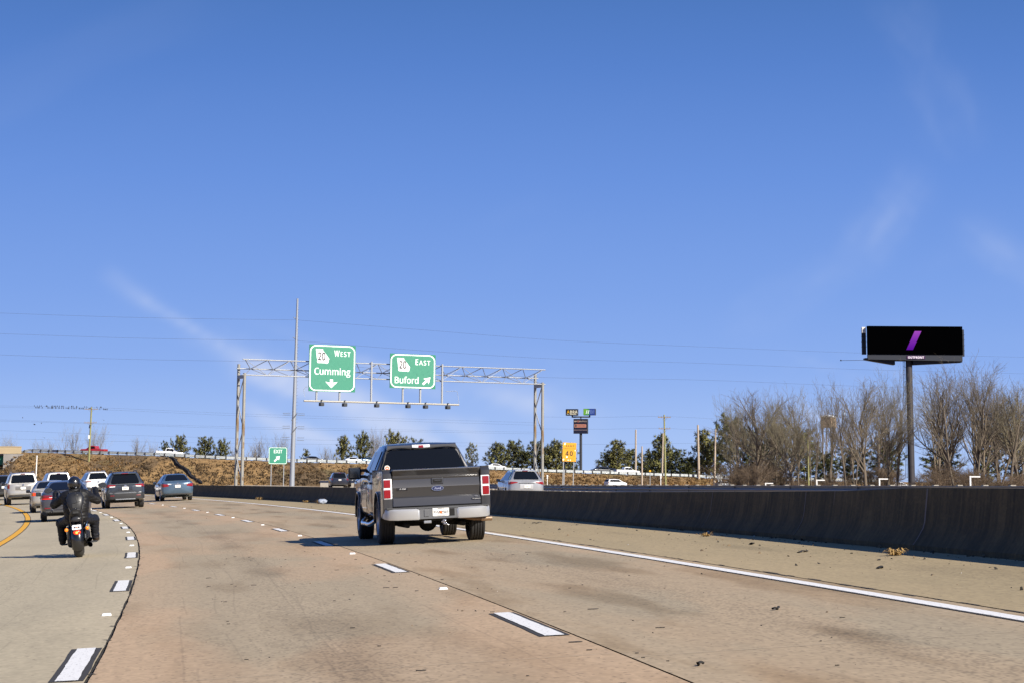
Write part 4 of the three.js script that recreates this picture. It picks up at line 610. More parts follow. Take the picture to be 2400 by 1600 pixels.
  // bumper: silver ends, grey middle with the plate
  for (const sx of [-1, 1]) { const x0 = .345, rings = []; for (const [x, z, y0, y1] of [[x0, 1.215, .455, .635], [x0 + .03, 1.235, .445, .645], [.75, 1.215, .448, .648], [.90, 1.17, .455, .655], [.965, 1.09, .47, .66], [.99, .96, .49, .66], [.99, .90, .50, .65]]) rings.push([[x, y0, z - .06], [x, y0, z - .01], [x, y0 + .02, z], [x, y1 - .03, z], [x, y1, z - .03], [x, y1, z - .1], [x, y0, z - .1]].map(([a, b, c]) => [sx * a, b, c])); part(t, 'bumper_end', crease(loft(rings), 40), std(.50, .505, .51, .36, .5), 'pale silver bumper end'); }
  const midM = std(.14, .143, .15, .45, .35);
  part(t, 'bumper_middle', [prism([[-.36, .46], [.36, .46], [.345, .64], [-.345, .64]], .1, .008).translate(0, 0, 1.10), box(.75, .012, .2, 0, .652, 1.12), rbox(.09, .13, .03, .01, -.22, .56, 1.205)], midM);
  part(t, 'bumper_step', [rbox(1.9, .03, .22, .01, 0, .662, 1.06)], M.darkPlastic);
  part(t, 'plug_socket', rbox(.10, .13, .02, .006, .25, .565, 1.21), M.under);
  part(t, 'licence_plate', plateGeo(.305, .155).translate(.045, .575, 1.212), new THREE.MeshStandardMaterial({ map: plateTex('PFM 2949', true), roughness: .5 }));
  // underside
  part(t, 'frame', [box(.12, .14, 5.2, -.45, .52, -1.6), box(.12, .14, 5.2, .45, .52, -1.6), box(1.3, .12, .14, 0, .50, .85), box(1.1, .3, 1.2, -.1, .62, -2.2), box(1.5, .22, .7, 0, .55, .62)], M.under);
  part(t, 'rear_axle', [rod(V(-.8, .40, 0), V(.8, .40, 0), .075, .075, 12), ball(.18, -.05, .38, 0, 1, 1, .9), box(1.1, .1, .1, 0, .36, .0)], M.under);
  part(t, 'front_axle', [rod(V(-.8, .42, -3.75), V(.8, .42, -3.75), .05)], M.under);
  for (const sx of [-1, 1]) part(t, 'leaf_spring', [rbox(.08, .09, 1.5, .03, sx * .52, .34, .05), rbox(.1, .22, .12, .03, sx * .52, .42, .0)], M.under);
  part(t, 'fuel_tank', rbox(.75, .3, 1.3, .08, -.35, .46, -1.35), M.under);
  part(t, 'spare_wheel', new THREE.CylinderGeometry(.36, .36, .2, 24).translate(0, .50, .50), M.rubber);
  part(t, 'hitch_ball', [rbox(.07, .07, .3, .01, .1, .395, 1.12), rbox(.06, .03, .14, .008, .1, .36, 1.30), ball(.027, .1, .415, 1.33), rod(V(.1, .36, 1.33), V(.1, .40, 1.33), .012), rod(V(.05, .4, 1.2), V(.19, .33, 1.2), .012)], M.chrome);
  part(t, 'tow_plate', rbox(.14, .05, .02, .01, -.2, .40, 1.18), M.rimAlloy);
  part(t, 'exhaust_pipe', [tube([V(.40, .46, -.6), V(.42, .50, .3), V(.50, .46, .70), V(.72, .42, .84), V(.95, .41, .86)], .036, 24, 10)], std(.24, .145, .08, .65, .4));
  part(t, 'exhaust_tip', new THREE.CylinderGeometry(.044, .044, .2, 16, 1, true).rotateZ(Math.PI / 2).translate(.94, .41, .87), std(.50, .36, .24, .35, .8));
  part(t, 'mud_flap', [-1, 1].map((s) => box(.26, .2, .015, s * .86, .50, .5)), M.rubber);
  for (const z of [0, -3.75]) for (const sx of [-1, 1]) { const w = makeWheel(.415, .285, { flip: sx < 0, groove: true, seg: 40, rim: .58 }); w.position.set(sx * .85, .415, z); t.add(w); }
  putOnRoad(t, 41.35, 1.85);
}

// ================================================================ MOTORCYCLE and its rider (same axes: z backwards, origin where the rear tyre stands)
const bike = thing('motorcycle', 'black cruiser motorcycle with glowing tail light near the yellow line', 'motorcycle');
{
  const blk = paint(.010, .010, .011, .2, .3), b = bike;
  const wheel = (r, w, z, n) => { const g = new THREE.Group(); g.name = n; b.add(g); g.position.set(0, r, z); const pts = []; for (let i = 0; i <= 12; i++) { const a = -Math.PI / 2 + i / 12 * Math.PI; pts.push(new THREE.Vector2(r - w * .42 + Math.cos(a) * w * .42, Math.sin(a) * w / 2)); } pts.unshift(new THREE.Vector2(r - w * .6, -w * .36)); pts.push(new THREE.Vector2(r - w * .6, w * .36)); part(g, 'tyre', new THREE.LatheGeometry(pts, 40).rotateZ(Math.PI / 2), std(.035, .034, .032, .8)); const rim = [new THREE.TorusGeometry(r - w * .62, .02, 8, 32).rotateY(Math.PI / 2), rod(V(-w * .5, 0, 0), V(w * .5, 0, 0), .045, .045, 14)]; for (let k = 0; k < 9; k++) { const a = k / 9 * 6.283; rim.push(rod(V(0, 0, 0), V(0, Math.cos(a) * (r - w * .62), Math.sin(a) * (r - w * .62)), .013, .01, 6)); } part(g, 'rim', rim, blk); };
  wheel(.325, .20, 0, 'rear_wheel'); wheel(.33, .13, -1.63, 'front_wheel');
  // rear fender: band over the rear tyre
  { const rows = []; for (let i = 0; i <= 18; i++) { const a = lerp(-.55, 2.5, i / 18), row = []; for (let j = 0; j <= 8; j++) { const c = (j / 8 - .5) * 2, r = .372 - Math.pow(Math.abs(c), 3) * .07; row.push(V(c * .118, .33 + Math.sin(a) * r, Math.cos(a) * r)); } rows.push(row); } part(b, 'rear_fender', sheet(rows, (i, j) => [i, j]), blk); }
  { const rows = []; for (let i = 0; i <= 14; i++) { const a = lerp(.5, 2.9, i / 14), row = []; for (let j = 0; j <= 6; j++) { const c = (j / 6 - .5) * 2, r = .36 - Math.pow(Math.abs(c), 3) * .05; row.push(V(c * .08, .33 + Math.sin(a) * r, -1.63 + Math.cos(a) * r)); } rows.push(row); } part(b, 'front_fender', sheet(rows, (i, j) => [i, j]), blk); }
  part(b, 'seat', [ball(.2, 0, .70, -.36, .82, .34, 1.5), ball(.15, 0, .73, .02, .75, .35, 1.3)], std(.018, .017, .017, .5));
  part(b, 'sissy_bar', [tube([V(-.1, .55, .12), V(-.115, .80, .24), V(-.08, .93, .30), V(0, .96, .31), V(.08, .93, .30), V(.115, .80, .24), V(.1, .55, .12)], .012, 30, 6)], blk);
  part(b, 'back_pad', [ball(.1, 0, .755, .24, .95, .55, .38, 20, 12)], std(.03, .03, .032, .28));
  part(b, 'fuel_tank', [ball(.24, 0, .80, -.80, .62, .5, 1.15, 20, 12)], blk);
  part(b, 'engine', [rbox(.46, .34, .5, .08, 0, .36, -.62), rbox(.40, .22, .4, .06, 0, .52, -.50), rbox(.3, .3, .42, .05, 0, .38, -.72), new THREE.CylinderGeometry(.075, .085, .26, 14).rotateX(.38).translate(0, .62, -.62), new THREE.CylinderGeometry(.075, .085, .26, 14).rotateX(-.38).translate(0, .62, -.88), rbox(.36, .2, .3, .06, 0, .36, -.45)], std(.045, .045, .048, .4, .6));
  part(b, 'frame', [tube([V(-.09, .33, .0), V(-.1, .5, -.3), V(-.08, .86, -1.05), V(-.04, .9, -1.2)], .022), tube([V(.09, .33, .0), V(.1, .5, -.3), V(.08, .86, -1.05), V(.04, .9, -1.2)], .022), tube([V(-.12, .33, 0), V(-.13, .3, -.4), V(-.1, .2, -.9), V(-.05, .5, -1.2)], .02), tube([V(.12, .33, 0), V(.13, .3, -.4), V(.1, .2, -.9), V(.05, .5, -1.2)], .02)], blk);
  part(b, 'shock_absorber', [-1, 1].map((s) => rod(V(s * .145, .36, .02), V(s * .145, .66, -.12), .028, .028, 10)), std(.06, .062, .066, .3, .6));
  part(b, 'fork', [-1, 1].map((s) => rod(V(s * .1, .33, -1.63), V(s * .1, .95, -1.28), .027, .024, 10)), M.rimAlloy);
  part(b, 'exhaust_pipe', [tube([V(.14, .45, -.8), V(.2, .25, -.65), V(.23, .22, -.3), V(.24, .23, .25)], .045, 20, 10), tube([V(.14, .45, -.6), V(.21, .33, -.5), V(.235, .33, -.2), V(.245, .335, .2)], .042, 20, 10)], std(.03, .03, .03, .4, .5));
  part(b, 'side_cover', [-1, 1].map((s) => rbox(.07, .26, .42, .03, s * .17, .50, -.20)), blk);
  for (const s of [-1, 1]) part(b, 'foot_board', rbox(.12, .03, .34, .01, s * .30, .26, -.92), M.dark);
  part(b, 'handlebar', [tube([V(-.43, 1.30, -.80), V(-.34, 1.345, -.95), V(-.27, 1.16, -1.1), V(-.13, .95, -1.2), V(.13, .95, -1.2), V(.27, 1.16, -1.1), V(.34, 1.345, -.95), V(.43, 1.30, -.80)], .014, 50, 8)], blk);
  for (const s of [-1, 1]) { part(b, 'grip', rod(V(s * .36, 1.332, -.89), V(s * .45, 1.30, -.78), .02, .02, 10), M.rubber); const m = new THREE.Group(); m.name = 'mirror'; b.add(m); m.position.set(s * .55, 1.375, -.96); part(m, 'housing', ball(.075, 0, 0, -.008, 1.1, .72, .22, 18, 10), M.dark); part(m, 'mirror_glass', new THREE.CylinderGeometry(.066, .066, .006, 24).scale(1.1, 1, .70).rotateX(Math.PI / 2).translate(0, 0, .012), M.mirrorDarkRefl); part(m, 'stem', rod(V(-s * .06, -.03, 0), V(-s * .16, -.05, .04), .007), blk); }
  // rear lamps
  const glow = (e, k, c) => new THREE.MeshStandardMaterial({ color: c, roughness: .25, emissive: e, emissiveIntensity: k });
  const tl = new THREE.Group(); tl.name = 'tail_light'; b.add(tl); tl.position.set(0, .50, .335);
  part(tl, 'red_lamp_lens', ball(.07, 0, 0, 0, 1, .72, .45, 22, 14), glow(lin(1, .05, .01), .75, lin(.5, .02, .01))); part(tl, 'lamp_bulb', ball(.03, -.005, -.005, .022, 1, .9, .5), glow(lin(1, .42, .06), 1.0, lin(.8, .3, .05)));
  for (const s of [-1, 1]) { const g = new THREE.Group(); g.name = 'turn_signal'; b.add(g); g.position.set(s * .205, .565, .26); part(g, 'amber_lamp_lens', ball(.035, 0, 0, .012, 1, 1, .7, 16, 10), glow(lin(1, .22, .01), .45, lin(.7, .2, .02))); part(g, 'lamp_cup', ball(.036, 0, 0, -.006, 1, 1, .9, 16, 10), blk); part(g, 'stalk', rod(V(-s * .03, 0, -.01), V(-s * .13, 0, -.03), .011), blk); }
  const pl = new THREE.Group(); pl.name = 'licence_plate'; b.add(pl); pl.position.set(0, .60, .345); pl.rotation.x = -.25;
  part(pl, 'plate_sheet', plateGeo(.175, .095), new THREE.MeshStandardMaterial({ map: canvasTex(128, 72, (c, w, h) => { c.fillStyle = '#e9e8e4'; c.fillRect(0, 0, w, h); c.fillStyle = '#4a4a52'; c.fillRect(20, 26, 30, 26); c.fillRect(78, 26, 30, 26); c.fillStyle = '#cf6f38'; c.fillRect(54, 28, 20, 24); }), roughness: .5 }));
  part(pl, 'bracket', rbox(.10, .12, .03, .01, 0, -.01, -.02), blk);
  part(b, 'saddle_guard', [tube([V(.16, .56, .1), V(.2, .66, .05), V(.2, .66, -.15), V(.16, .52, -.2)], .014, 16, 6)], std(.05, .09, .16, .25, .8));
  putOnRoad(bike, 42.27, -4.66, 0, .065); bike.scale.setScalar(.935);
}
// rider: one skin over a posed skeleton
{
  const J = { pelvis: [0, .80, -.30], chest: [0, 1.10, -.30], neck: [0, 1.30, -.33], head: [0, 1.43, -.36] };
  const B = [];   // [a, b, ra, rb, blend, colour id]
  const C = { jacket: 0, trousers: 1, boots: 2, glove: 3, skin: 4 };
  B.push([[-.05, .79, -.27], [-.06, .98, -.27], .175, .18, C.jacket], [[.05, .79, -.27], [.06, .98, -.27], .175, .18, C.jacket], [[-.08, .98, -.28], [-.11, 1.18, -.32], .17, .16, C.jacket], [[.08, .98, -.28], [.11, 1.18, -.32], .17, .16, C.jacket], [[-.20, 1.215, -.34], [.20, 1.215, -.34], .10, .10, C.jacket], [[0, 1.2, -.33], [0, 1.31, -.34], .085, .07, C.jacket], [[0, 1.30, -.345], [0, 1.37, -.36], .058, .06, C.skin], [[-.1, .77, -.28], [.1, .77, -.28], .135, .135, C.trousers]);
  for (const s of [-1, 1]) {
    B.push([[s * .19, 1.215, -.35], [s * .43, 1.085, -.52], .10, .076, C.jacket]);         // upper arm out and forward
    B.push([[s * .43, 1.085, -.52], [s * .40, 1.285, -.77], .074, .052, C.jacket]);          // forearm up to the grip
    B.push([[s * .12, .77, -.33], [s * .33, .70, -.76], .12, .092, C.trousers]);          // thigh
    B.push([[s * .33, .70, -.76], [s * .325, .40, -.84], .10, .08, C.trousers]);         // shin
    B.push([[s * .335, .37, -.86], [s * .335, .31, -.87], .062, .055, C.boots], [[s * .335, .315, -.85], [s * .35, .31, -1.08], .05, .042, C.boots]);
    B.push([[s * .40, 1.295, -.79], [s * .405, 1.325, -.845], .044, .041, C.glove]);          // palm
  }
  const seg = (p, a, b) => { const dx = b[0] - a[0], dy = b[1] - a[1], dz = b[2] - a[2], px = p[0] - a[0], py = p[1] - a[1], pz = p[2] - a[2], h = clamp((px * dx + py * dy + pz * dz) / (dx * dx + dy * dy + dz * dz), 0, 1); return [Math.hypot(px - dx * h, py - dy * h, pz - dz * h), h]; };
  function skin(bones, lo, size, res, k) {
    const mc = new MarchingCubes(res, new THREE.MeshStandardMaterial(), false, false, 160000); mc.isolation = 0; const n = mc.size;
    for (let z = 0; z < n; z++) for (let y = 0; y < n; y++) for (let x = 0; x < n; x++) { const p = [lo[0] + x / n * size, lo[1] + y / n * size, lo[2] + z / n * size]; let sm = 0, mn = 1; for (const q of bones) { const [d, h] = seg(p, q[0], q[1]), e = d - lerp(q[2], q[3], h); if (e < mn) mn = e; sm += Math.exp(-e / k); } const fold = Math.sin(p[1] * 70 + p[0] * 31) * Math.sin(p[2] * 55 + p[1] * 20) * .004 + (fbm(p[0] * 26 + p[2] * 9, p[1] * 34, 5, 2) - .5) * .014; mc.field[x + y * n + z * n * n] = sm > 0 ? k * Math.log(sm) + fold : -mn; }
    mc.update(); const c = mc.count, pos = new Float32Array(mc.positionArray.slice(0, c * 3)), out = new Float32Array(c * 3); const hl = n / 2;
    for (let i = 0; i < c; i++) for (let a = 0; a < 3; a++) out[i * 3 + a] = lo[a] + (pos[i * 3 + a] + 1) * .5 * size;
    const g = new THREE.BufferGeometry(); g.setAttribute('position', new THREE.BufferAttribute(out, 3)); const w = mergeVertices(g, 1e-4); w.computeVertexNormals(); return w;
  }
  const body = skin(B, [-.62, .20, -1.28], 1.24, 112, .018);
  // gloved hands: palm, four unequal bent fingers closed round the grip and a thumb
  const hands = [];
  for (const s of [-1, 1]) { const hb = [], ax = V(s * .11, -.022, .12).normalize(), base = V(s * .40, 1.315, -.845); hb.push([[s * .40, 1.305, -.80], [s * .40, 1.325, -.835], .034, .03, C.glove]); const len = [.9, 1, .95, .78]; for (let f = 0; f < 4; f++) { const o = base.clone().addScaledVector(ax, (f - 1.5) * .021), l = len[f]; const a = o.clone().add(V(0, .018, .006)), m = o.clone().add(V(0, .026 * l, -.032 * l)), e = o.clone().add(V(0, -.006, -.05 * l)), tp = o.clone().add(V(0, -.030 * l, -.034)); for (const [p, q] of [[a, m], [m, e], [e, tp]]) hb.push([p.toArray(), q.toArray(), .0115, .010, C.glove]); } const th = base.clone().addScaledVector(ax, -.045 * 1); hb.push([[s * .395, 1.31, -.815], th.clone().add(V(-s * .012, -.004, .01)).toArray(), .014, .012, C.glove], [th.clone().add(V(-s * .012, -.004, .01)).toArray(), th.clone().add(V(0, -.018, -.03)).toArray(), .0115, .010, C.glove]); const lo = [s * .41 - .11, 1.21, -.95]; hands.push(skin(hb, lo, .22, 64, .0045)); }
  // colours by nearest bone
  const cols = [[.0075, .007, .0072], [.0075, .0082, .0125], [.035, .022, .014], [.006, .006, .006], [.42, .25, .17]];
  const all = [body, ...hands].map((g, gi) => { const h = g.toNonIndexed(), p = h.attributes.position, c = new Float32Array(p.count * 3); for (let i = 0; i < p.count; i++) { let best = 1e9, id = 3; const q = [p.getX(i), p.getY(i), p.getZ(i)]; if (gi === 0) for (const b of B) { const [d, hh] = seg(q, b[0], b[1]), e = d - lerp(b[2], b[3], hh); if (e < best) { best = e; id = b[4]; } } const k = .85 + .4 * fbm(q[0] * 30, q[1] * 30 + q[2] * 20, 3, 3); for (let a = 0; a < 3; a++) c[i * 3 + a] = cols[id][a] * k; } h.setAttribute('color', new THREE.BufferAttribute(c, 3)); return h; });
  const leather = new THREE.MeshPhysicalMaterial({ color: lin(1, 1, 1), vertexColors: true, roughness: .55, specularIntensity: .7 });
  const person = new THREE.Group(); person.name = 'person'; scene.add(person); tag(person, 'motorcycle rider in black leather jacket and helmet holding high handlebars', 'person');
  part(person, 'body', mergeGeometries(all), leather);
  // helmet with visor; a face sits behind the visor
  const hm = new THREE.Group(); hm.name = 'helmet'; person.add(hm); hm.position.set(0, 1.455, -.365);
  part(hm, 'shell', ball(.142, 0, .012, 0, .94, 1.02, 1.1, 30, 20), new THREE.MeshPhysicalMaterial({ color: lin(.008, .008, .009), roughness: .35, clearcoat: 1, clearcoatRoughness: .12 }));
  part(hm, 'chin_guard', [ball(.12, 0, -.075, -.03, .98, .62, 1.08, 24, 14)], M.blackPlastic);
  part(hm, 'visor', ball(.135, 0, -.01, -.022, .9, .5, 1.06, 24, 12), M.carGlass);
  part(hm, 'rear_vent', [rbox(.035, .022, .02, .006, .03, -.075, .118), rbox(.02, .012, .02, .004, -.01, -.05, .13)], M.rimAlloy);
  part(person, 'face', [ball(.085, 0, 1.44, -.385, .9, 1.2, 1), ball(.016, 0, 1.435, -.475, 1, 1.3, 1), ball(.012, -.033, 1.455, -.455), ball(.012, .033, 1.455, -.455), rbox(.05, .008, .01, .003, 0, 1.40, -.462), ball(.02, -.08, 1.445, -.38, .4, 1, .8), ball(.02, .08, 1.445, -.38, .4, 1, .8)], std(.42, .25, .17, .6));
  part(person, 'collar', new THREE.TorusGeometry(.082, .02, 8, 24).rotateX(Math.PI / 2).translate(0, 1.325, -.345), M.blackPlastic);
  putOnRoad(person, 42.27, -4.66, 0, .065); person.scale.setScalar(.935);
  // backpack
  const bp = thing('backpack', 'black moulded backpack on the motorcycle rider’s back', 'backpack');
  const ring = (y, w, z, d) => { const o = []; for (let i = 0; i < 14; i++) { const a = i / 14 * Math.PI * 2, cx = Math.sign(Math.cos(a)) * Math.pow(Math.abs(Math.cos(a)), .7), cz = Math.sign(Math.sin(a)) * Math.pow(Math.abs(Math.sin(a)), .7); o.push([cx * w, y, z + cz * d]); } return o; };
  part(bp, 'shell', crease(loft([ring(.78, .05, -.03, .03), ring(.80, .085, -.02, .055), ring(.92, .125, -.01, .085), ring(1.06, .165, -.03, .10), ring(1.18, .175, -.06, .095), ring(1.26, .14, -.09, .07), ring(1.295, .06, -.10, .03)]), 50), new THREE.MeshPhysicalMaterial({ color: lin(.012, .012, .013), roughness: .5, clearcoat: .25, clearcoatRoughness: .3 }));
  part(bp, 'rib', [tube([V(.01, 1.28, -.05), V(.03, 1.15, .045), V(.045, 1.0, .065), V(.06, .86, .045)], .008, 20, 5), tube([V(-.05, 1.08, .068), V(0, 1.085, .076), V(.1, 1.10, .058)], .006, 14, 5), tube([V(-.15, 1.1, -.02), V(-.12, .95, .04), V(-.05, .82, .03)], .008, 16, 5), tube([V(.16, 1.1, -.02), V(.13, .95, .04), V(.07, .82, .03)], .008, 16, 5)], M.darkPlastic);
  part(bp, 'pocket', [rbox(.12, .10, .03, .015, -.01, 1.02, .062), rbox(.12, .09, .03, .015, -.01, .905, .055)], std(.03, .03, .03, .5));
  part(bp, 'gloss_cap', ball(.05, .035, 1.225, -.012, 1, .55, .5), M.blackPlastic);
  part(bp, 'buckle', rbox(.018, .018, .012, .004, 0, .965, .075), M.rimAlloy);
  part(bp, 'shoulder_strap', [-1, 1].map((s) => tube([V(s * .10, 1.24, -.14), V(s * .12, 1.325, -.27), V(s * .13, 1.31, -.40), V(s * .13, 1.2, -.485)], .016, 20, 6)), M.blackPlastic);
  putOnRoad(bp, 42.27, -4.66, 0, .065); bp.scale.setScalar(.935);
}
// ================================================================ SIGNS, GANTRY, POLES
// local frame for things that face the traffic: x to the side, y up, z towards the traffic
function face(o, p, yaw) { o.position.copy(p); o.rotation.y = yaw; return o; }
function panelUV(g, w, h) { const p = g.attributes.position, uv = g.attributes.uv; for (let i = 0; i < p.count; i++) uv.setXY(i, p.getX(i) / w + .5, p.getY(i) / h + .5); return g; }
const GREEN = '#3a876e';
function stateShape(c, x, y, w, h) { // white outline of the state shield
  const P = [[0, 0], [.54, 0], [.52, .08], [.62, .18], [.76, .36], [.90, .54], [1, .68], [.95, .80], [.93, .97], [.86, .98], [.83, 1.04], [.76, .99], [.16, .99], [.10, .90], [.12, .78], [.08, .62], [.05, .35]];
  c.beginPath(); P.forEach(([a, b], i) => (i ? c.lineTo(x + a * w, y + b * h) : c.moveTo(x + a * w, y + b * h))); c.closePath(); c.fill();
}
function roundRect(c, x, y, w, h, r) { c.beginPath(); c.moveTo(x + r, y); c.arcTo(x + w, y, x + w, y + h, r); c.arcTo(x + w, y + h, x, y + h, r); c.arcTo(x, y + h, x, y, r); c.arcTo(x, y, x + w, y, r); c.closePath(); }
function caps(c, s, x, y, big, small) { c.font = `bold ${big}px sans-serif`; c.fillText(s[0], x, y); const w = c.measureText(s[0]).width; c.font = `bold ${small}px sans-serif`; let q = x + w + 6; for (const ch of s.slice(1)) { c.fillText(ch, q, y); q += c.measureText(ch).width + 7; } }
function spaced(c, s, x, y, px, gap) { c.font = `bold ${px}px sans-serif`; let q = x; for (const ch of s) { c.fillText(ch, q, y); q += c.measureText(ch).width + gap; } }
function fit(c, s, x0, x1, y, cap, wt = 1.2) { c.save(); c.font = `${cap / .714}px sans-serif`; const w = c.measureText(s).width; c.translate(x0, y); c.scale((x1 - x0) / w, 1); c.fillText(s, 0, 0); c.strokeStyle = c.fillStyle; c.lineWidth = wt; c.strokeText(s, 0, 0); c.restore(); }
function signFace(w, h, draw) { return new THREE.MeshStandardMaterial({ map: canvasTex(w, h, draw), roughness: .55 }); }
const alum = std(.40, .42, .42, .5, .5);
function greenSign(name, label, W, H, draw, tw, th) { const s = thing(name, label, 'road sign'); part(s, 'panel', panelUV(rbox(W, H, .06, .01), W, H), alum); part(s, 'sign_face', panelUV(new THREE.PlaneGeometry(W, H), W, H).translate(0, 0, .034), signFace(tw, th, draw)); return s; }
{
  // overhead gantry: triangular truss on two pairs of posts
  const D0 = 140, D1 = 150.5, A = at(566, 1139, D0), Bp = at(1271, 1139, D1); A.y = EYE - .55; Bp.y = EYE - .75;
  const dx = Bp.x - A.x, dz = Bp.z - A.z, span = Math.hypot(dx, dz), yaw = Math.atan2(-dz, dx);
  const g = thing('sign_gantry', 'galvanised steel truss gantry spanning the exit road', 'sign gantry'); face(g, V(A.x, EYE, A.z), yaw);
  const Y = (v, D, u) => (at(u, v, D).y - EYE);
  const yT = Y(841, D0, 566), yB = Y(877.5, D0, 566), yM = Y(861, D0, 566), L = span, zb = -1.0;
  const chord = (y, z, r, m, n) => part(g, n, rod(V(-.15, y, z), V(L + .2, y, z), r, r, 10), m);
  chord(yT, 0, .04, M.galv, 'top_chord'); chord(yB, 0, .04, M.galv, 'bottom_chord'); chord(yM, zb, .04, M.galv, 'rear_chord');
  const n = 14; for (let i = 0; i < n; i++) { const x0 = L * i / n, x1 = L * (i + 1) / n, xm = (x0 + x1) / 2; part(g, 'diagonal', rod(V(i % 2 ? x1 : x0, yT, 0), V(i % 2 ? x0 : x1, yB, 0), .018, .018, 6), M.galv); part(g, 'diagonal', [rod(V(x0, yT, 0), V(xm, yM, zb), .024, .024, 6), rod(V(xm, yM, zb), V(x1, yT, 0), .024, .024, 6)], M.galv); part(g, 'diagonal', [rod(V(x0, yB, 0), V(xm, yM, zb), .02, .02, 6), rod(V(xm, yM, zb), V(x1, yB, 0), .02, .02, 6)], M.galv); }
  const rust = new THREE.MeshStandardMaterial({ roughness: .6, metalness: .2, map: dataTex(64, 512, (u, v) => { const k = .85 + .25 * fbm(u * 6, v * 40, 3, 3, 6, 40), r = smooth(.62, .78, fbm(u * 3, v * 14, 8, 4, 3, 14)); return [lerp(.31, .22, r) * k, lerp(.30, .145, r) * k, lerp(.27, .075, r) * k].map(toS); }) });
  for (const [x, y0] of [[0, -.75], [L, -.9]]) {
    part(g, 'front_post', rod(V(x, y0, 0), V(x, yB + .12, 0), .11, .095, 16), rust); part(g, 'rear_post', rod(V(x, y0, zb - .05), V(x, yM + .28, zb - .05), .11, .095, 16), rust);
    for (let k = 0; k < 4; k++) { const a = lerp(.1, yB, k / 4), b = lerp(.1, yB, (k + 1) / 4); part(g, 'post_brace', rod(V(x, k % 2 ? b : a, 0), V(x, k % 2 ? a : b, zb - .05), .035, .035, 8), M.galv); }
    part(g, 'base_plate', [box(.7, .08, .7, x, y0 + .02, 0), box(.7, .08, .7, x, y0 + .02, zb - .05)], M.galv);
    part(g, 'post_cap', [box(.16, .22, 1.05, x, yB - .1, zb / 2)], M.galv);
  }
  const NX = Math.sin(yaw), NZ = Math.cos(yaw); const X = (u, zo = 0) => { let lo = -2, hi = L + 2; for (let i = 0; i < 40; i++) { const m = (lo + hi) / 2, p = V(A.x + dx / span * m + NX * zo, EYE + 7, A.z + dz / span * m + NZ * zo).project(camera); if ((p.x + 1) * 1200 < u) lo = m; else hi = m; } return lo; };
  const Yat = (x, v) => { let lo = -2, hi = 14; for (let i = 0; i < 40; i++) { const m = (lo + hi) / 2, p = V(A.x + dx / span * x, EYE + m, A.z + dz / span * x).project(camera); if ((1 - p.y) * 800 > v) lo = m; else hi = m; } return lo; };
  // light bar on hangers
  const xl = X(713, .75), xr = X(1076, .75), yL = Yat(X(890), 944), zf = .75;
  part(g, 'light_bar', [rod(V(xl, yL, zf), V(xr, yL, zf), .06, .06, 12)], std(.40, .385, .34, .6, .3));
  for (const [u, top] of [[742, yB + .1], [796, yB + .1], [871, yT + .12], [944, yB + .1], [985, yB + .1], [1037, yT + .12]]) {
    const x = X(u, .25), h = new THREE.Group(); h.name = 'hanger'; g.add(h);
    part(h, 'hanger_post', [box(.10, top - yL, .10, x, (top + yL) / 2, top > yT ? .2 : .26), box(.09, .09, zf - .2, x, yL + .02, (zf + .2) / 2)], M.galv);
    const lamp = new THREE.Group(); lamp.name = 'lamp_box'; g.add(lamp); lamp.position.set(x + .1, yL - .2, zf + .12); part(lamp, 'housing', rbox(.26, .22, .34, .03), M.dark); part(lamp, 'bracket', [box(.05, .2, .06, 0, .17, -.05), box(.06, .05, .18, .05, .27, -.06)], M.dark);
  }
  part(g, 'walkway_rail', [tube([V(X(1040), Yat(X(1040), 917), .3), V(X(1066), Yat(X(1066), 917), .3), V(X(1068), Yat(X(1068), 922), .3), V(X(1068), yL, .5)], .012, 20, 4), tube([V(X(735), Yat(X(735), 906), .3), V(X(711), Yat(X(711), 907), .3), V(X(708), Yat(X(708), 913), .3), V(X(708), Yat(X(708), 930), .5)], .012, 20, 4)], M.galv);
  // the two guide signs, bolted to the truss
  const putSign = (s, u0, u1, vt, vb) => { const x = (X(u0, .36) + X(u1, .36)) / 2, y = (Yat(x, vt) + Yat(x, vb)) / 2; face(s, V(A.x + dx / span * x, EYE + y, A.z + dz / span * x).add(V(Math.sin(yaw), 0, Math.cos(yaw)).multiplyScalar(.36)), yaw); s.rotateX(.0); };
  const W1 = X(833) - X(726) + .04, H1 = Yat(X(778), 809) - Yat(X(778), 917.5);
  const border = (c, w, h) => { c.fillStyle = '#1c7a5a'; c.fillRect(0, 0, w, h); c.fillStyle = GREEN; roundRect(c, 14, 14, w - 28, h - 28, 62); c.fill(); c.strokeStyle = '#f3f6f2'; c.lineWidth = 13; roundRect(c, 12, 12, w - 24, h - 24, 64); c.stroke(); const r = rng(5); for (let i = 0; i < 700; i++) { c.fillStyle = r() < .5 ? 'rgba(255,255,255,.018)' : 'rgba(0,40,20,.03)'; c.fillRect(r() * w, r() * h, 20 * r(), 40 * r()); } };
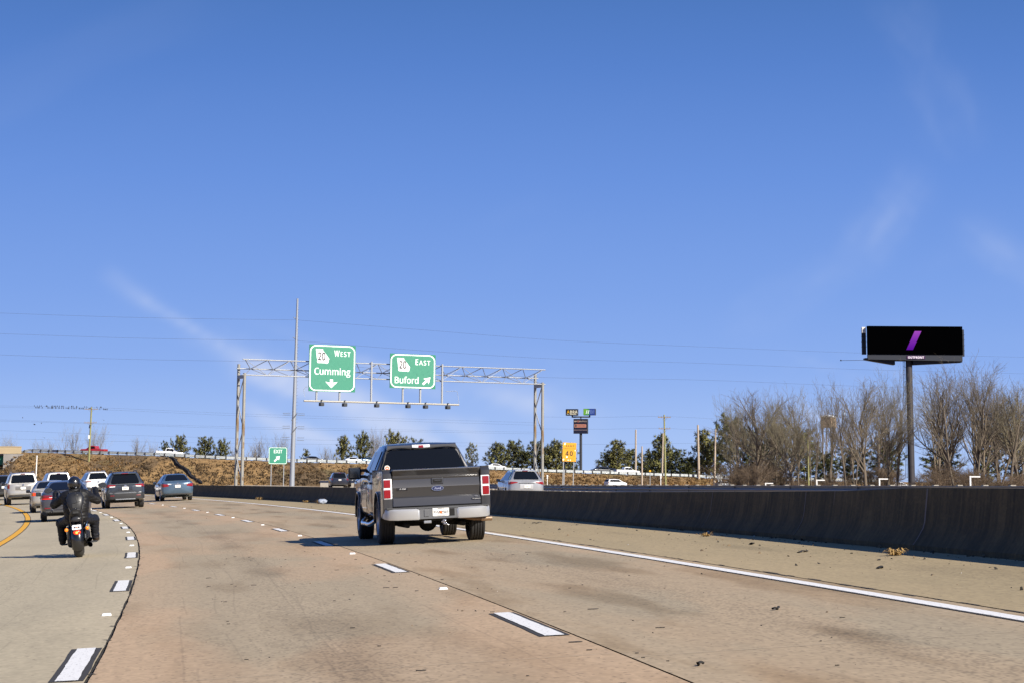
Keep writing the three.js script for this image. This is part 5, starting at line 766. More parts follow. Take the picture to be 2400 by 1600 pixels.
  const s1 = greenSign('guide_sign', 'square green guide sign reading 20 West Cumming with down arrow', W1, H1, (c, w, h) => {
    border(c, w, h); c.fillStyle = '#fbfcfa'; stateShape(c, 70, 48, 150, 154); c.fillStyle = '#2a2730'; fit(c, '20', 94, 178, 168, 82, 7);
    c.fillStyle = '#fbfcfa'; fit(c, 'W', 274, 332, 122, 66); fit(c, 'E', 340, 369, 122, 52); fit(c, 'S', 378, 412, 122, 52); fit(c, 'T', 420, 454, 122, 52); fit(c, 'Cumming', 54, 458, 326, 72);
    c.beginPath(); for (const [i, [x, y]] of [[.485 - .032, .735], [.485 + .032, .735], [.485 + .032, .805], [.485 + .135, .785], [.485, .92], [.485 - .135, .785], [.485 - .032, .805]].entries()) (i ? c.lineTo(x * w, y * h) : c.moveTo(x * w, y * h)); c.closePath(); c.fill();
  }, 512, 512); putSign(s1, 724, 831, 809, 917.5);
  const W2 = X(1020) - X(915) + .04, H2 = Yat(X(968), 830) - Yat(X(968), 910);
  const s2 = greenSign('guide_sign', 'wide green guide sign reading 20 East Buford with slanted arrow', W2, H2, (c, w, h) => {
    border(c, w, h); c.fillStyle = '#fbfcfa'; stateShape(c, 76, 48, 148, 154); c.fillStyle = '#2a2730'; fit(c, '20', 100, 183, 168, 82, 7);
    c.fillStyle = '#fbfcfa'; fit(c, 'E', 278, 318, 122, 66); fit(c, 'A', 326, 366, 122, 52); fit(c, 'S', 374, 408, 122, 52); fit(c, 'T', 416, 452, 122, 52); fit(c, 'Buford', 46, 328, 338, 72);
    c.save(); c.translate(412, 303); c.scale(.95, .95); c.rotate(Math.PI / 4); c.beginPath(); for (const [i, [x, y]] of [[-13, 62], [13, 62], [13, -2], [46, 10], [0, -66], [-46, 10], [-13, -2]].entries()) (i ? c.lineTo(x, y) : c.moveTo(x, y)); c.closePath(); c.fill(); c.restore();
  }, 512, 396); putSign(s2, 914, 1019, 830, 910);
}
{ // EXIT sign in the gore
  const D = 218, p = at(649, 1139, D), W = 42.6 * D / F, H = 38.5 * D / F, s = thing('exit_sign', 'small green EXIT sign with arrow on two posts', 'road sign'), yc = at(649, 1067, D).y, gy = groundH(p.x, p.z);
  face(s, V(p.x, 0, p.z), .18);
  part(s, 'panel', rbox(W, H, .03, .012, 0, yc, 0), alum);
  part(s, 'sign_face', panelUV(new THREE.PlaneGeometry(W, H), W, H).translate(0, yc, .019), signFace(256, 232, (c, w, h) => { c.fillStyle = '#1c7a5a'; c.fillRect(0, 0, w, h); c.fillStyle = '#358a70'; roundRect(c, 8, 8, w - 16, h - 16, 22); c.fill(); c.strokeStyle = '#eef4ee'; c.lineWidth = 7; roundRect(c, 6, 6, w - 12, h - 12, 22); c.stroke(); c.fillStyle = '#f6faf6'; fit(c, 'EXIT', 66, 190, 80, 46); c.save(); c.translate(122, 154); c.rotate(Math.PI / 4); c.beginPath(); for (const [i, [x, y]] of [[-11, 58], [11, 58], [11, 0], [34, 0], [0, -50], [-34, 0], [-11, 0]].entries()) (i ? c.lineTo(x, y) : c.moveTo(x, y)); c.closePath(); c.fill(); c.restore(); }));
  for (const x of [-.62, .62]) part(s, 'post', box(.075, yc - H / 2 - gy + .6, .06, x, (yc - H / 2 + gy) / 2 + .1, -.05), M.galv);
}
{ // yellow ramp speed sign
  const D = 196, p = at(1331, 1139, D), W = 32.5 * D / F, H = 43.5 * D / F, yc = at(1331, 1058.5, D).y, gy = groundH(p.x, p.z), s = thing('ramp_speed_sign', 'weathered yellow RAMP 40 sign on three thin posts', 'road sign');
  face(s, V(p.x, 0, p.z), .2); s.rotation.z = -.03;
  part(s, 'panel', rbox(W, H, .03, .03, 0, yc, 0), alum);
  part(s, 'sign_face', panelUV(rbox(W - .01, H - .01, .008, .003, 0, 0, 0), W, H).translate(0, yc, .017), signFace(256, 344, (c, w, h) => { c.fillStyle = '#d99a14'; c.fillRect(0, 0, w, h); const r = rng(3); for (let i = 0; i < 260; i++) { c.fillStyle = r() < .5 ? 'rgba(240,190,60,.16)' : 'rgba(190,110,10,.10)'; c.beginPath(); c.ellipse(r() * w, r() * h, 20 * r(), 20 * r(), 0, 0, 7); c.fill(); } c.fillStyle = '#6b4a17'; spaced(c, 'RAMP', 54, 80, 52, 6); c.fillRect(14, 106, w - 28, 6); c.fillStyle = '#1d1410'; spaced(c, '40', 54, 238, 116, 14); c.fillStyle = '#9a6a1c'; spaced(c, 'M.P.H.', 82, 300, 32, 4); c.fillStyle = '#fbf6ea'; for (const [x, y, q] of [[40, 26, 15], [84, 262, 14], [20, 312, 13], [108, 318, 9], [150, 318, 9], [236, 140, 9]]) { c.beginPath(); c.ellipse(x, y, q, q * 1.3, .3, 0, 7); c.fill(); } }));
  for (const [x, z] of [[-.5, -.05], [-.2, -.9], [.45, -.05]]) part(s, 'post', box(.07, yc - H / 2 - gy + .6, .05, x, (yc - H / 2 + gy) / 2 + .1, z), M.galv);
}
{ // tall pylon with cabinets
  const D = 540, m = D / F, p = at(1361.5, 1000, D), gy = EYE - .1, y = (v) => at(1361, v, D).y, X = (u) => (u - 1361.5) * m, s = thing('pylon_sign', 'tall dark pylon with two small signs over a bigger cabinet', 'sign'); face(s, V(p.x, 0, p.z), .0);
  part(s, 'pole', [rod(V(0, gy - .5, 0), V(0, y(1014), 0), .36, .33, 14)], std(.03, .033, .042, .6));
  const cab = (n, u0, u1, v0, v1, mat, draw, tw, th) => { const w = (u1 - u0) * m, h = (v1 - v0) * m, y0 = (y(v0) + y(v1)) / 2, x0 = X((u0 + u1) / 2), c = new THREE.Group(); c.name = n; s.add(c); c.position.set(x0, y0, 0); c.rotation.y = -.24; part(c, 'cabinet', rbox(w, h, 1.1, .05), M.dark); part(c, 'sign_face', panelUV(new THREE.PlaneGeometry(w * .97, h * .95), w * .97, h * .95).translate(0, 0, .565), signFace(tw, th, draw)); };
  cab('yellow_letter_cabinet', 1327, 1355, 958, 973, null, (c, w, h) => { c.fillStyle = '#0e1020'; c.fillRect(0, 0, w, h); c.font = 'bold 92px sans-serif'; c.fillStyle = '#e0a91a'; c.fillText('A', 22, 92); c.fillStyle = '#dcd6bb'; c.fillText('BRA', 84, 92); c.fillStyle = '#cfcab0'; c.fillRect(86, 102, 150, 14); c.fillStyle = '#b0bcc0'; c.fillRect(22, 104, 40, 10); }, 256, 132);
  cab('green_blue_cabinet', 1368, 1396, 957, 972, null, (c, w, h) => { c.fillStyle = '#24408a'; c.fillRect(0, 0, w, h); c.fillStyle = '#3f8f3c'; c.fillRect(0, 0, w * .5, h); c.fillStyle = '#6aa52e'; c.beginPath(); c.moveTo(0, 0); c.lineTo(90, 0); c.lineTo(20, h); c.lineTo(0, h); c.fill(); c.fillStyle = '#dfeee6'; c.font = 'italic bold 100px serif'; c.fillText('H', 40, 104); c.fillStyle = '#8fa6d0'; c.font = 'bold 26px sans-serif'; c.fillText('Holiday Inn', 132, 52, 112); c.fillText('Express', 140, 92, 96); }, 256, 132);
  cab('main_cabinet', 1345, 1378, 981, 1015, null, (c, w, h) => { c.fillStyle = '#14142c'; c.fillRect(0, 0, w, h); c.fillStyle = '#cdb89c'; c.font = 'bold 42px sans-serif'; c.fillText('verizon', 6, 52, 130); c.fillStyle = '#a89a8c'; c.fillText('wireless', 140, 52, 110); c.strokeStyle = '#8d1c2c'; c.lineWidth = 8; c.beginPath(); c.moveTo(70, 30); c.lineTo(84, 58); c.lineTo(104, 14); c.stroke(); c.fillStyle = '#b97f6c'; roundRect(c, 14, 92, 226, 62, 10); c.fill(); c.fillStyle = '#8f5a4c'; for (let i = 0; i < 6; i++) c.fillRect(76 + i * 26, 106, 15, 34); c.fillStyle = '#5a4a44'; c.beginPath(); c.ellipse(42, 122, 20, 24, 0, 0, 7); c.fill(); c.fillStyle = '#4c4450'; c.fillRect(0, 184, w, 8); c.fillStyle = '#8a7a78'; c.fillRect(0, 198, w, 8); }, 256, 260);
  part(s, 'cross_arm', [box(X(1382.5) - X(1341) , .35, .3, X(1361.5), y(976.3), 0), box(.35, y(972.5) - y(977), .3, X(1341.5), y(974.6), 0), box(.35, y(972) - y(977), .3, X(1382), y(974.4), 0), box(.3, y(976) - y(982), .3, 0, y(979), 0)], M.dark);
}
{ // digital billboard on a single pole
  const D = 333, m = D / F, p = at(2134.5, 830, D), y = (v) => at(2140, v, D).y, s = thing('billboard', 'black digital billboard with purple slash on a tall dark pole', 'billboard'); face(s, V(p.x, 0, p.z), 0);
  const X = (u) => (u - 2134.5) * m, dk = std(.022, .026, .038, .6, .2), W = X(2257) - X(2034), H = y(765) - y(830), xc = X(2145.5), yc = (y(765) + y(830)) / 2, gy = EYE - .4;
  part(s, 'pole', [rod(V(0, gy - .5, -1.4), V(0, y(842), -1.4), .52, .50, 20)], std(.045, .042, .05, .65, .2));
  part(s, 'screen', rbox(W, H, .5, .04, xc, yc, 0), new THREE.MeshPhysicalMaterial({ color: lin(.0006, .0006, .0008), roughness: .9, specularIntensity: 0 }), 'black LED screen');
  const sl = prism([[X(2124.5), y(819.4)], [X(2140), y(819.4)], [X(2161), y(776.5)], [X(2145.3), y(776.5)]], .01); { const q = sl.attributes.position, uv = sl.attributes.uv; for (let i = 0; i < q.count; i++) uv.setXY(i, .5, (q.getY(i) - y(819.4)) / (y(776.5) - y(819.4))); }
  const tx = canvasTex(8, 128, (c, w, h) => { const gr = c.createLinearGradient(0, 0, 0, h); gr.addColorStop(0, '#a24bbd'); gr.addColorStop(1, '#5a0f9a'); c.fillStyle = gr; c.fillRect(0, 0, w, h); });
  part(s, 'display_slash', sl.translate(0, 0, .252), new THREE.MeshPhysicalMaterial({ color: lin(.002, .001, .002), roughness: .9, specularIntensity: 0, emissive: lin(1, 1, 1), emissiveMap: tx, emissiveIntensity: 1 / EXPOSURE }), 'purple slanted bar shown on the screen');
  part(s, 'apron', [loft([[[X(2035), y(842), .1], [X(2256), y(845), .1], [X(2256), y(830), .1], [X(2035), y(830), .1]], [[X(2035), y(842), -.6], [X(2256), y(845), -.6], [X(2256), y(830), -.6], [X(2035), y(830), -.6]]])], dk);
  { const w = 43 * m, h = 7.6 * m; part(s, 'name_plate', panelUV(rbox(w, h, .06, .01), w, h).translate(X(2147), y(836.5), .16), signFace(512, 92, (c, a, b) => { c.fillStyle = '#3c1747'; c.fillRect(0, 0, a, b); c.fillStyle = '#f4eef4'; c.font = 'bold 84px sans-serif'; c.textAlign = 'center'; c.textBaseline = 'middle'; c.fillText('OUTFRONT', a / 2, b * .54, a - 16); })); }
  // second face folded behind, and the steel under both
  part(s, 'rear_face', [box(W, H, .3, xc + 1.0, yc, -4.2, 0, .22, 0)], dk);
  part(s, 'side_frame', [box(.62, H * .95, .5, X(2028.5), yc - .1, -.9), box(.42, H * .95, .5, X(2260), yc - .3, -.9), ...[.2, .4, .6, .8].map((k) => box(.6, .05, .6, X(2260), lerp(y(772), y(831), k), -.9)), ...[.35, .55, .75].map((k) => box(.75, .05, .6, X(2028.5), lerp(y(768), y(827), k), -.85))], dk);
  part(s, 'equipment_box', rbox(.62, .9, .3, .04, X(2028), y(774), -.55), std(.72, .70, .64, .6), 'pale equipment box');
  part(s, 'support_beam', [loft([[[X(2030), y(842), -.6], [X(2030), y(838), -.6], [X(2030), y(838), -2.4], [X(2030), y(842), -2.4]], [[X(2100), y(853.5), -.6], [X(2100), y(838), -.6], [X(2100), y(838), -2.4], [X(2100), y(853.5), -2.4]]]), loft([[[X(2142), y(853.5), -.6], [X(2142), y(838), -.6], [X(2142), y(838), -2.4], [X(2142), y(853.5), -2.4]], [[X(2257), y(847), -.6], [X(2257), y(838), -.6], [X(2257), y(838), -2.4], [X(2257), y(847), -2.4]]]), box(W * .9, .8, .8, xc, y(838), -1.8)], dk);
  part(s, 'ladder', [rod(V(-.95, gy + 2, -1), V(-.95, y(845), -1), .035), rod(V(-.72, gy + 2, -1), V(-.72, y(845), -1), .035), ...Array.from({ length: 26 }, (_, i) => rod(V(-.95, gy + 4 + i * .62, -1), V(-.72, gy + 4 + i * .62, -1), .02, .02, 5)), ...Array.from({ length: 8 }, (_, i) => box(.5, .05, .05, -.55, gy + 4 + i * 2.1, -1.1))], dk);
  part(s, 'camera_arm', [rod(V(X(2036), y(843.8), .1), V(X(1971), y(845.3), .4), .03), ball(.12, X(1971), y(845), .4)], dk);
}
{ // steel transmission pole
  const D = 350, m = D / F, b = at(683.5, 1139, D), t = at(697, 700, D), s = thing('transmission_pole', 'tall galvanised steel transmission pole behind the gantry', 'utility pole'), gy = EYE - .3;
  part(s, 'shaft', [rod(V(b.x, gy - .4, b.z), t, .42, .15, 14)], std(.31, .335, .375, .55, .3));
  const at2 = (v) => { const f = (1139 - v) / 439; return b.clone().setY(gy).lerp(t, f); };
  for (const v of [972, 1004]) { const q = at2(v); part(s, 'arm', [rod(q.clone().add(V(-.35, -.9, .2)), q.clone().add(V(.55, .25, .5)), .09, .07, 8)], M.galvDark); }
  for (const v of [969, 973, 999, 1004, 1025, 1031]) { const q = at2(v); part(s, 'insulator', [rod(q.clone().add(V(-1.8, .05, 0)), q.clone().add(V(-.6, .08, 0)), .035), rod(q.clone().add(V(.6, .0, 0)), q.clone().add(V(1.7, -.02, 0)), .035)], M.galvDark); }
  part(s, 'step_bolt', Array.from({ length: 34 }, (_, i) => { const q = at2(990 - i * 8); return rod(q.clone().add(V(.1, 0, .1)), q.clone().add(V(.62 - i * .009, 0, .1)), .018, .018, 5); }), M.galvDark);
  part(s, 'wire_bracket', [750, 797].map((v) => rod(at2(v), at2(v).add(V(-.55, .4, 0)), .06)), M.galvDark);
}
// wooden poles
function woodPole(label, ub, vb, ut, vt, D, r, mat, arms = [], group) {
  const s = thing('utility_pole', label, 'utility pole', group), b = at(ub, vb, D), t = at(ut, vt, D), base = b.clone().lerp(t, -.06);
  part(s, 'shaft', rod(base, t, r, r * .7, 10), mat);
  const f = (v) => b.clone().lerp(t, (vb - v) / (vb - vt));
  for (const [v, len, tilt] of arms) { const q = f(v); part(s, 'cross_arm', [box(len, .13, .11, q.x, q.y, q.z + .2)], M.woodPole); part(s, 'insulator', [-.46, -.2, .22, .46].map((k) => rod(V(q.x + k * len, q.y + .05, q.z + .2), V(q.x + k * len, q.y + .3, q.z + .2), .05, .03, 6)), M.galvDark); part(s, 'brace', [rod(V(q.x - len * .25, q.y, q.z + .2), V(q.x, q.y - .7, q.z + .2), .025), rod(V(q.x + len * .25, q.y, q.z + .2), V(q.x, q.y - .7, q.z + .2), .025)], M.galvDark); }
  return s;
}
{
  const p = woodPole('greenish wooden utility pole on the slope with birds on its wires', 206, 1108, 213.5, 953, 462, .23, M.woodGreen, [[958, 2.9], [990, 2.6]]);
  { const q = at(207.5, 1023, 461.5); part(p, 'notice_board', rbox(.34, .75, .06, .02, q.x, q.y, q.z), M.white); } { const q = at(209.5, 996, 461.5); part(p, 'transformer', rod(q.clone().add(V(0, -.6, .2)), q.clone().add(V(.1, .1, .2)), .16, .16, 10), M.dark); }
  woodPole('bare pale wooden pole rising beside the white pickup', 1490, 1112, 1490.5, 1006, 508, .26, M.woodPale);
  woodPole('short pinkish wooden pole next to the yellow delineator', 1505, 1140, 1505, 1045, 380, .17, M.woodPale);
  woodPole('green treated wooden pole with two cross arms and wires', 1560.5, 1142, 1557, 971, 395, .19, M.woodGreen, [[977, 2.3], [1004, 2.1]]);
  woodPole('pale wooden pole crossing the green treated pole', 1552, 1118, 1554.5, 1014, 505, .24, M.woodPale);
  woodPole('thick pale wooden pole against the dark pines', 1638.5, 1120, 1636, 995, 500, .30, M.woodPale);
  woodPole('pale wooden pole next to the white utility cabinet', 1675, 1132, 1677.5, 1005, 470, .24, M.woodPale);
  woodPole('slim yellow-green pole among the bare trees', 1896, 1142, 1894, 1028, 300, .13, std(.27, .26, .11, .85));
  const q = at(1683, 1118, 470); const c = thing('utility_cabinet', 'white metal utility cabinet at the end of the embankment', 'cabinet'); c.position.set(q.x + .35, EYE - .2, q.z); part(c, 'housing', rbox(.85, 3.2, .6, .04, 0, 1.6, 0), std(.66, .68, .68, .6)); part(c, 'door', rbox(.7, 2.2, .04, .02, 0, 1.7, .31), std(.60, .62, .62, .6)); part(c, 'plinth', box(1.1, .2, .9, 0, 0, 0), M.galvDark);
  const w = thing('marker_pole', 'thin white pole in front of the embankment near the bridge', 'pole'); { const b = at(82, 1135, 330), t = at(85.5, 1068, 330); part(w, 'shaft', rod(b, t, .10, .09, 10), std(.72, .71, .68, .6)); part(w, 'cap', ball(.1, t.x, t.y, t.z), M.white); }
}
// delineators and markers along the exit road
for (const [u, v, D, mat, label] of [[1283, 1113, 190, M.white, 'white post delineator next to the gantry leg'], [1549, 1112, 180, M.white, 'white post delineator next to the green utility pole'], [1524, 1103, 185, std(.75, .42, .02, .5), 'yellow reflector delineator on a thin post']]) {
  const p = at(u, v, D), gy = groundH(p.x, p.z), s = thing('delineator', label, 'delineator'); s.position.set(p.x, gy, p.z);
  part(s, 'post', box(.055, p.y - gy + .2, .03, 0, (p.y - gy) / 2 - .1, 0), mat === M.white ? M.white : M.galv);
  part(s, 'reflector', mat === M.white ? [rbox(.14, .16, .03, .02, 0, p.y - gy - .05, .02), rbox(.12, .12, .03, .02, 0, p.y - gy - .24, .02)] : [new THREE.CylinderGeometry(.1, .1, .03, 6).rotateX(Math.PI / 2).translate(0, p.y - gy, .02)], mat);
}
for (const [u, v, u2] of [[1795, 1130.5, 1811], [1915, 1123, 1932], [2062, 1120, 2080], [2275, 1114.5, 2296]]) {
  const k = (u - 1200) / F, D = (CD0.X + Math.tan(CD0.th) * CD0.D + 4.0) / (k + Math.tan(CD0.th)), p = at(u, v, D), q = at(u2, v, D), gy = groundH(p.x, p.z), s = thing('rail_bracket', 'white inverted L-shaped bracket standing behind the exit road guardrail', 'bracket', 'white brackets along the exit road guardrail'); s.position.set(p.x, gy, p.z);
  part(s, 'post', box(.04, p.y - gy + .1, .04, 0, (p.y - gy) / 2 - .05, 0), M.white); part(s, 'arm', box(q.x - p.x, .035, .04, (q.x - p.x) / 2 + .025, p.y - gy - .02, 0), M.white);
}
// ---------------------------------------------------------------- wires and the birds on them
function wire(label, pts, r = .016, group = 'power lines') { const P = pts.map(([u, v, D]) => at(u, v, D)); return solo('power_line', tube(P, r, 40, 5), M.wire, label, 'power line', group); }
for (const v of [0, 48, 97]) { wire('thin power line strung to the steel transmission pole', [[-180, 728 + v, 330], [0, 734 + v, 335], [300, 744 + v, 342], [560, 748.5 + v, 347], [692 - v * .03, 750 + v, 350]], .014); wire('thin power line strung from the steel transmission pole over the trees', [[692 - v * .03, 750 + v, 350], [1000, 774 + v, 372], [1300, 797 + v * .9, 395], [1640, 812 + v * .8, 420], [2000, 826 + v * .8, 445], [2460, 838 + v * .8, 480]], .014); }
for (const [v0, v1, v2, v3] of [[950, 954, 968, 990], [953.5, 958, 973, 996], [983, 990, 999, 1012], [986, 992, 1003, 1016], [1008, 1016, 1026, 1040], [1027, 1032, 1038, 1046]]) wire('low thin power line carried by the wooden pole on the slope', [[-120, v0 - 1, 462], [0, v0, 462], [212, v1, 462], [550, v2, 470], [900, (v2 + v3) / 2, 478], [1270, v3, 486]], .011);
for (const [v0, v1] of [[1039.5, 1036], [976, 982], [1004, 1010]]) wire('thin power line strung between the wooden poles', [[1270, v0, 420], [1400, v0 + 1, 410], [1557, v0 - 1, 395], [1750, v1 + 2, 400], [2100, v1 + 8, 420], [2450, v1 + 14, 440]], .010);
for (const [a, b, c, d] of [[240, 1065, 292, 1120], [252, 1066, 305, 1120], [268, 1066, 318, 1118], [276, 1067, 332, 1122]]) solo('guy_wire', rod(at(a, b, 466), at(c, d, 455), .045, .045, 5), std(.45, .42, .38, .6, .3), 'pale guy wire stretched down the embankment slope', 'guy wire', 'guy wires on the slope');
{
  const birdGeo = join([ball(.075, 0, .07, 0, .8, 1.25, .8, 8, 6), ball(.045, .02, .18, 0, 1, 1, 1, 7, 5), new THREE.ConeGeometry(.045, .17, 5).rotateX(Math.PI).translate(-.02, -.05, 0), new THREE.ConeGeometry(.012, .05, 4).rotateZ(-1.57).translate(.07, .18, 0)]), bm = std(.03, .028, .03, .8), r = rng(99);
  for (let i = 0; i < 78; i++) { const k = r(), u = k < .82 ? 78 + r() * 132 : 206 + r() * 56, row = r() < .5 ? 0 : 1, v = (row ? interp([0, 212, 550], [953.5, 958, 973], u) : interp([0, 212, 550], [950, 954, 968], u)), p = at(u, v, 462), b = solo('bird', birdGeo, bm, 'tiny dark bird perched on the power line by the wooden pole', 'bird', 'birds perched on the wires'); b.position.copy(p).add(V(0, .03, 0)); b.rotation.y = r() * 6.28; b.scale.setScalar(.95 + r() * .4); }
  const fly = join([ball(.09, 0, 0, 0, .7, .6, 1.7, 8, 6), ...[-1, 1].map((s) => loft([[[0, 0, -.08], [0, .02, 0], [0, 0, .1], [0, -.01, 0]], [[s * .25, .07, -.06], [s * .25, .085, 0], [s * .25, .07, .06], [s * .25, .06, 0]], [[s * .48, .02, .03], [s * .48, .025, .05], [s * .48, .02, .07], [s * .48, .015, .05]]]))]);
  for (const [u, v, k] of [[80, 994, 1.4], [52, 978, .7], [96, 991, .7], [242, 984, .8], [103, 1025, .6]]) { const b = solo('bird', fly, bm, 'dark bird flying in the clear sky near the wooden pole', 'bird', 'birds in flight'); b.position.copy(at(u, v, 420)); b.scale.setScalar(k); b.rotation.set(.2, u, .3); }
}
// ---------------------------------------------------------------- bridge at the end of the embankment
{
  const D = 474, b = thing('bridge', 'tan concrete bridge end with grey abutment wall at the embankment', 'bridge'), X = (u) => xAt(u, D), y = (v, u = 30) => at(u, v, D).y, c = crest(40);
  const tan = new THREE.MeshStandardMaterial({ roughness: .9, map: withRepeat(dataTex(256, 128, (u, v) => { const k = .9 + .25 * fbm(u * 12, v * 8, 4, 4, 12, 8); return [.46 * k, .36 * k, .22 * k].map(toS); }), .1, .2) }), gr = new THREE.MeshStandardMaterial({ roughness: .92, map: withRepeat(dataTex(256, 256, (u, v) => { const k = .75 + .4 * fbm(u * 20, v * 4, 6, 4, 20, 4); return [.30 * k, .28 * k, .26 * k].map(toS); }), .1, .1) });
  part(b, 'parapet', [box(X(46) - X(-420), y(1046) - y(1062.5), .35, (X(46) + X(-420)) / 2, (y(1046) + y(1062.5)) / 2, -D + .3), box(X(46) - X(-420), .12, .5, (X(46) + X(-420)) / 2, y(1046) + .03, -D + .3)], tan);
  part(b, 'deck', box(X(46) - X(-420), .35, 15, (X(46) + X(-420)) / 2, y(1063) - .1, -D - 7.4), gr);
  part(b, 'girder', [0, 1, 2, 3].map((k) => box(X(10) - X(-420), 1.35, .45, (X(10) + X(-420)) / 2, y(1065) - .75, -D - 1 - k * 3.8)), std(.10, .105, .11, .8));
  part(b, 'abutment_wall', box(X(56) - X(11), y(1063.5) - (EYE - .3), 1.2, (X(56) + X(11)) / 2, (y(1063.5) + EYE - .3) / 2, -D + 2.2), gr);
  part(b, 'abutment_return', box(1, y(1063.5) - (EYE - .3), 15, X(14), (y(1063.5) + EYE - .3) / 2, -D - 6), gr);
  part(b, 'pier', [-60, -220].map((u) => box(1.2, y(1068) - (EYE - .5), 9, X(u), (y(1068) + EYE - .5) / 2, -D - 7)), gr);
  part(b, 'added_back_wall', box(X(12) - X(-160), y(1066) - (EYE - .3), .6, (X(12) + X(-160)) / 2, (y(1066) + EYE - .3) / 2, -D - 13), gr);  // added wall behind the span, keeps the opening dark
  const sg = thing('under_bridge_sign', 'green sign edge visible in the dark opening beneath the bridge', 'road sign'); part(sg, 'panel', rbox(2.2, 1.9, .08, .02, X(-6), y(1078), -D + .12 - .9), std(.03, .22, .12, .6)); part(sg, 'bracket', box(.1, 1.0, .2, X(-6), y(1078) + 1.2, -D - 1.0), M.galv);
}
// ================================================================ TREES, DISTANT TANK, DEBRIS
class Segs {
  constructor() { this.p = []; this.n = []; }
  add(a, b, r0, r1, sides) {
    const d = b.clone().sub(a).normalize(), u = Math.abs(d.y) < .95 ? V(0, 1, 0).cross(d).normalize() : V(1, 0, 0).cross(d).normalize(), w = d.clone().cross(u);
    let pc, pn; for (let i = 0; i <= sides; i++) { const t = i / sides * Math.PI * 2, n = u.clone().multiplyScalar(Math.cos(t)).addScaledVector(w, Math.sin(t)), q0 = a.clone().addScaledVector(n, r0), q1 = b.clone().addScaledVector(n, r1); if (i) { this.tri(pc[0], q0, pc[1], pn, n, pn); this.tri(q0, q1, pc[1], n, n, pn); } pc = [q0, q1]; pn = n; }
  }
  tri(a, b, c, na, nb, nc) { this.p.push(a.x, a.y, a.z, b.x, b.y, b.z, c.x, c.y, c.z); this.n.push(na.x, na.y, na.z, nb.x, nb.y, nb.z, nc.x, nc.y, nc.z); }
  geo() { const g = new THREE.BufferGeometry(); g.setAttribute('position', new THREE.Float32BufferAttribute(this.p, 3)); g.setAttribute('normal', new THREE.Float32BufferAttribute(this.n, 3)); return g; }
}
// bare winter tree of about unit height 1 -> scaled by H
function bareTree(seed, o) {
  const r = rng(seed), wood = new Segs(), twig = new Segs();
  const grow = (p, d, len, rad, lev) => {
    const nseg = lev < 2 ? 4 : lev < 3 ? 3 : 2, pts = [p.clone()], dirs = []; let q = p.clone(), dir = d.clone();
    for (let i = 0; i < nseg; i++) { dir.add(V((r() - .5) * o.wob, (r() - .5) * o.wob * .5 + o.lift * (lev > 0 ? 1 : .4), (r() - .5) * o.wob)).normalize(); q = q.clone().addScaledVector(dir, len / nseg); pts.push(q); dirs.push(dir.clone()); }
    const tip = lev === o.levels ? .35 : .55;
    for (let i = 0; i < nseg; i++) (lev < 2 ? wood : twig).add(pts[i], pts[i + 1], rad * lerp(1, tip, i / nseg), rad * lerp(1, tip, (i + 1) / nseg), lev === 0 ? 8 : lev < 2 ? 5 : 3);
    if (lev >= o.levels) return;
    const n = o.kids[lev];
    for (let k = 0; k < n; k++) {
      const f = lev === 0 ? lerp(o.low, 1, Math.pow((k + .6) / n, .9)) : lerp(.25, 1, (k + r() * .8) / n), x = clamp(f * nseg, 0, nseg - .001), i = Math.floor(x), bp = pts[i].clone().lerp(pts[i + 1], x - i), bd = dirs[i];
      const side = V(r() - .5, (r() - .5) * .3, r() - .5).normalize(), ang = (o.ang[lev] ?? .6) * (.6 + r() * .7), nd = bd.clone().multiplyScalar(Math.cos(ang)).addScaledVector(side.addScaledVector(bd, -side.dot(bd)).normalize(), Math.sin(ang)).normalize();
      grow(bp, nd, len * (o.len[lev] ?? .5) * (.65 + r() * .6) * (lev === 0 ? lerp(1.25, .7, f) : 1), Math.max(rad * lerp(1, tip, f) * .58, o.rmin), lev + 1);
    }
  };
  for (let s = 0; s < o.stems; s++) { const a = r() * 6.28, t = o.stems > 1 ? .10 + r() * .22 : r() * .08; grow(V(Math.cos(a) * .02 * o.stems, 0, Math.sin(a) * .02 * o.stems), V(Math.cos(a) * t, 1, Math.sin(a) * t).normalize(), .62 + r() * .12, o.rad * (o.stems > 1 ? .75 : 1), 0); }
  return [wood.geo(), twig.geo()];
}
const bark = new THREE.MeshStandardMaterial({ color: lin(.14, .112, .083), roughness: .95 }), barkPale = new THREE.MeshStandardMaterial({ color: lin(.225, .18, .13), roughness: .95 });
const twigA = new THREE.MeshStandardMaterial({ color: lin(.165, .138, .098), roughness: .95 }), twigB = new THREE.MeshStandardMaterial({ color: lin(.195, .170, .110), roughness: .95 }), twigC = new THREE.MeshStandardMaterial({ color: lin(.145, .118, .09), roughness: .95 });
const bareKinds = [
  bareTree(1, { stems: 1, rad: .018, low: .22, kids: [13, 7, 5, 3], levels: 4, ang: [.72, .66, .66, .7], len: [.62, .54, .5, .55], wob: .26, lift: .07, rmin: .00085 }),
  bareTree(2, { stems: 3, rad: .016, low: .26, kids: [8, 6, 4, 3], levels: 4, ang: [.60, .62, .66, .7], len: [.58, .56, .5, .55], wob: .24, lift: .07, rmin: .00085 }),
  bareTree(3, { stems: 4, rad: .015, low: .25, kids: [7, 5, 4, 3], levels: 4, ang: [.52, .58, .66, .7], len: [.56, .56, .5, .55], wob: .22, lift: .075, rmin: .00085 }),
  bareTree(4, { stems: 2, rad: .018, low: .2, kids: [10, 6, 5, 3], levels: 4, ang: [.76, .64, .66, .7], len: [.60, .56, .5, .55], wob: .30, lift: .06, rmin: .00085 }),
];
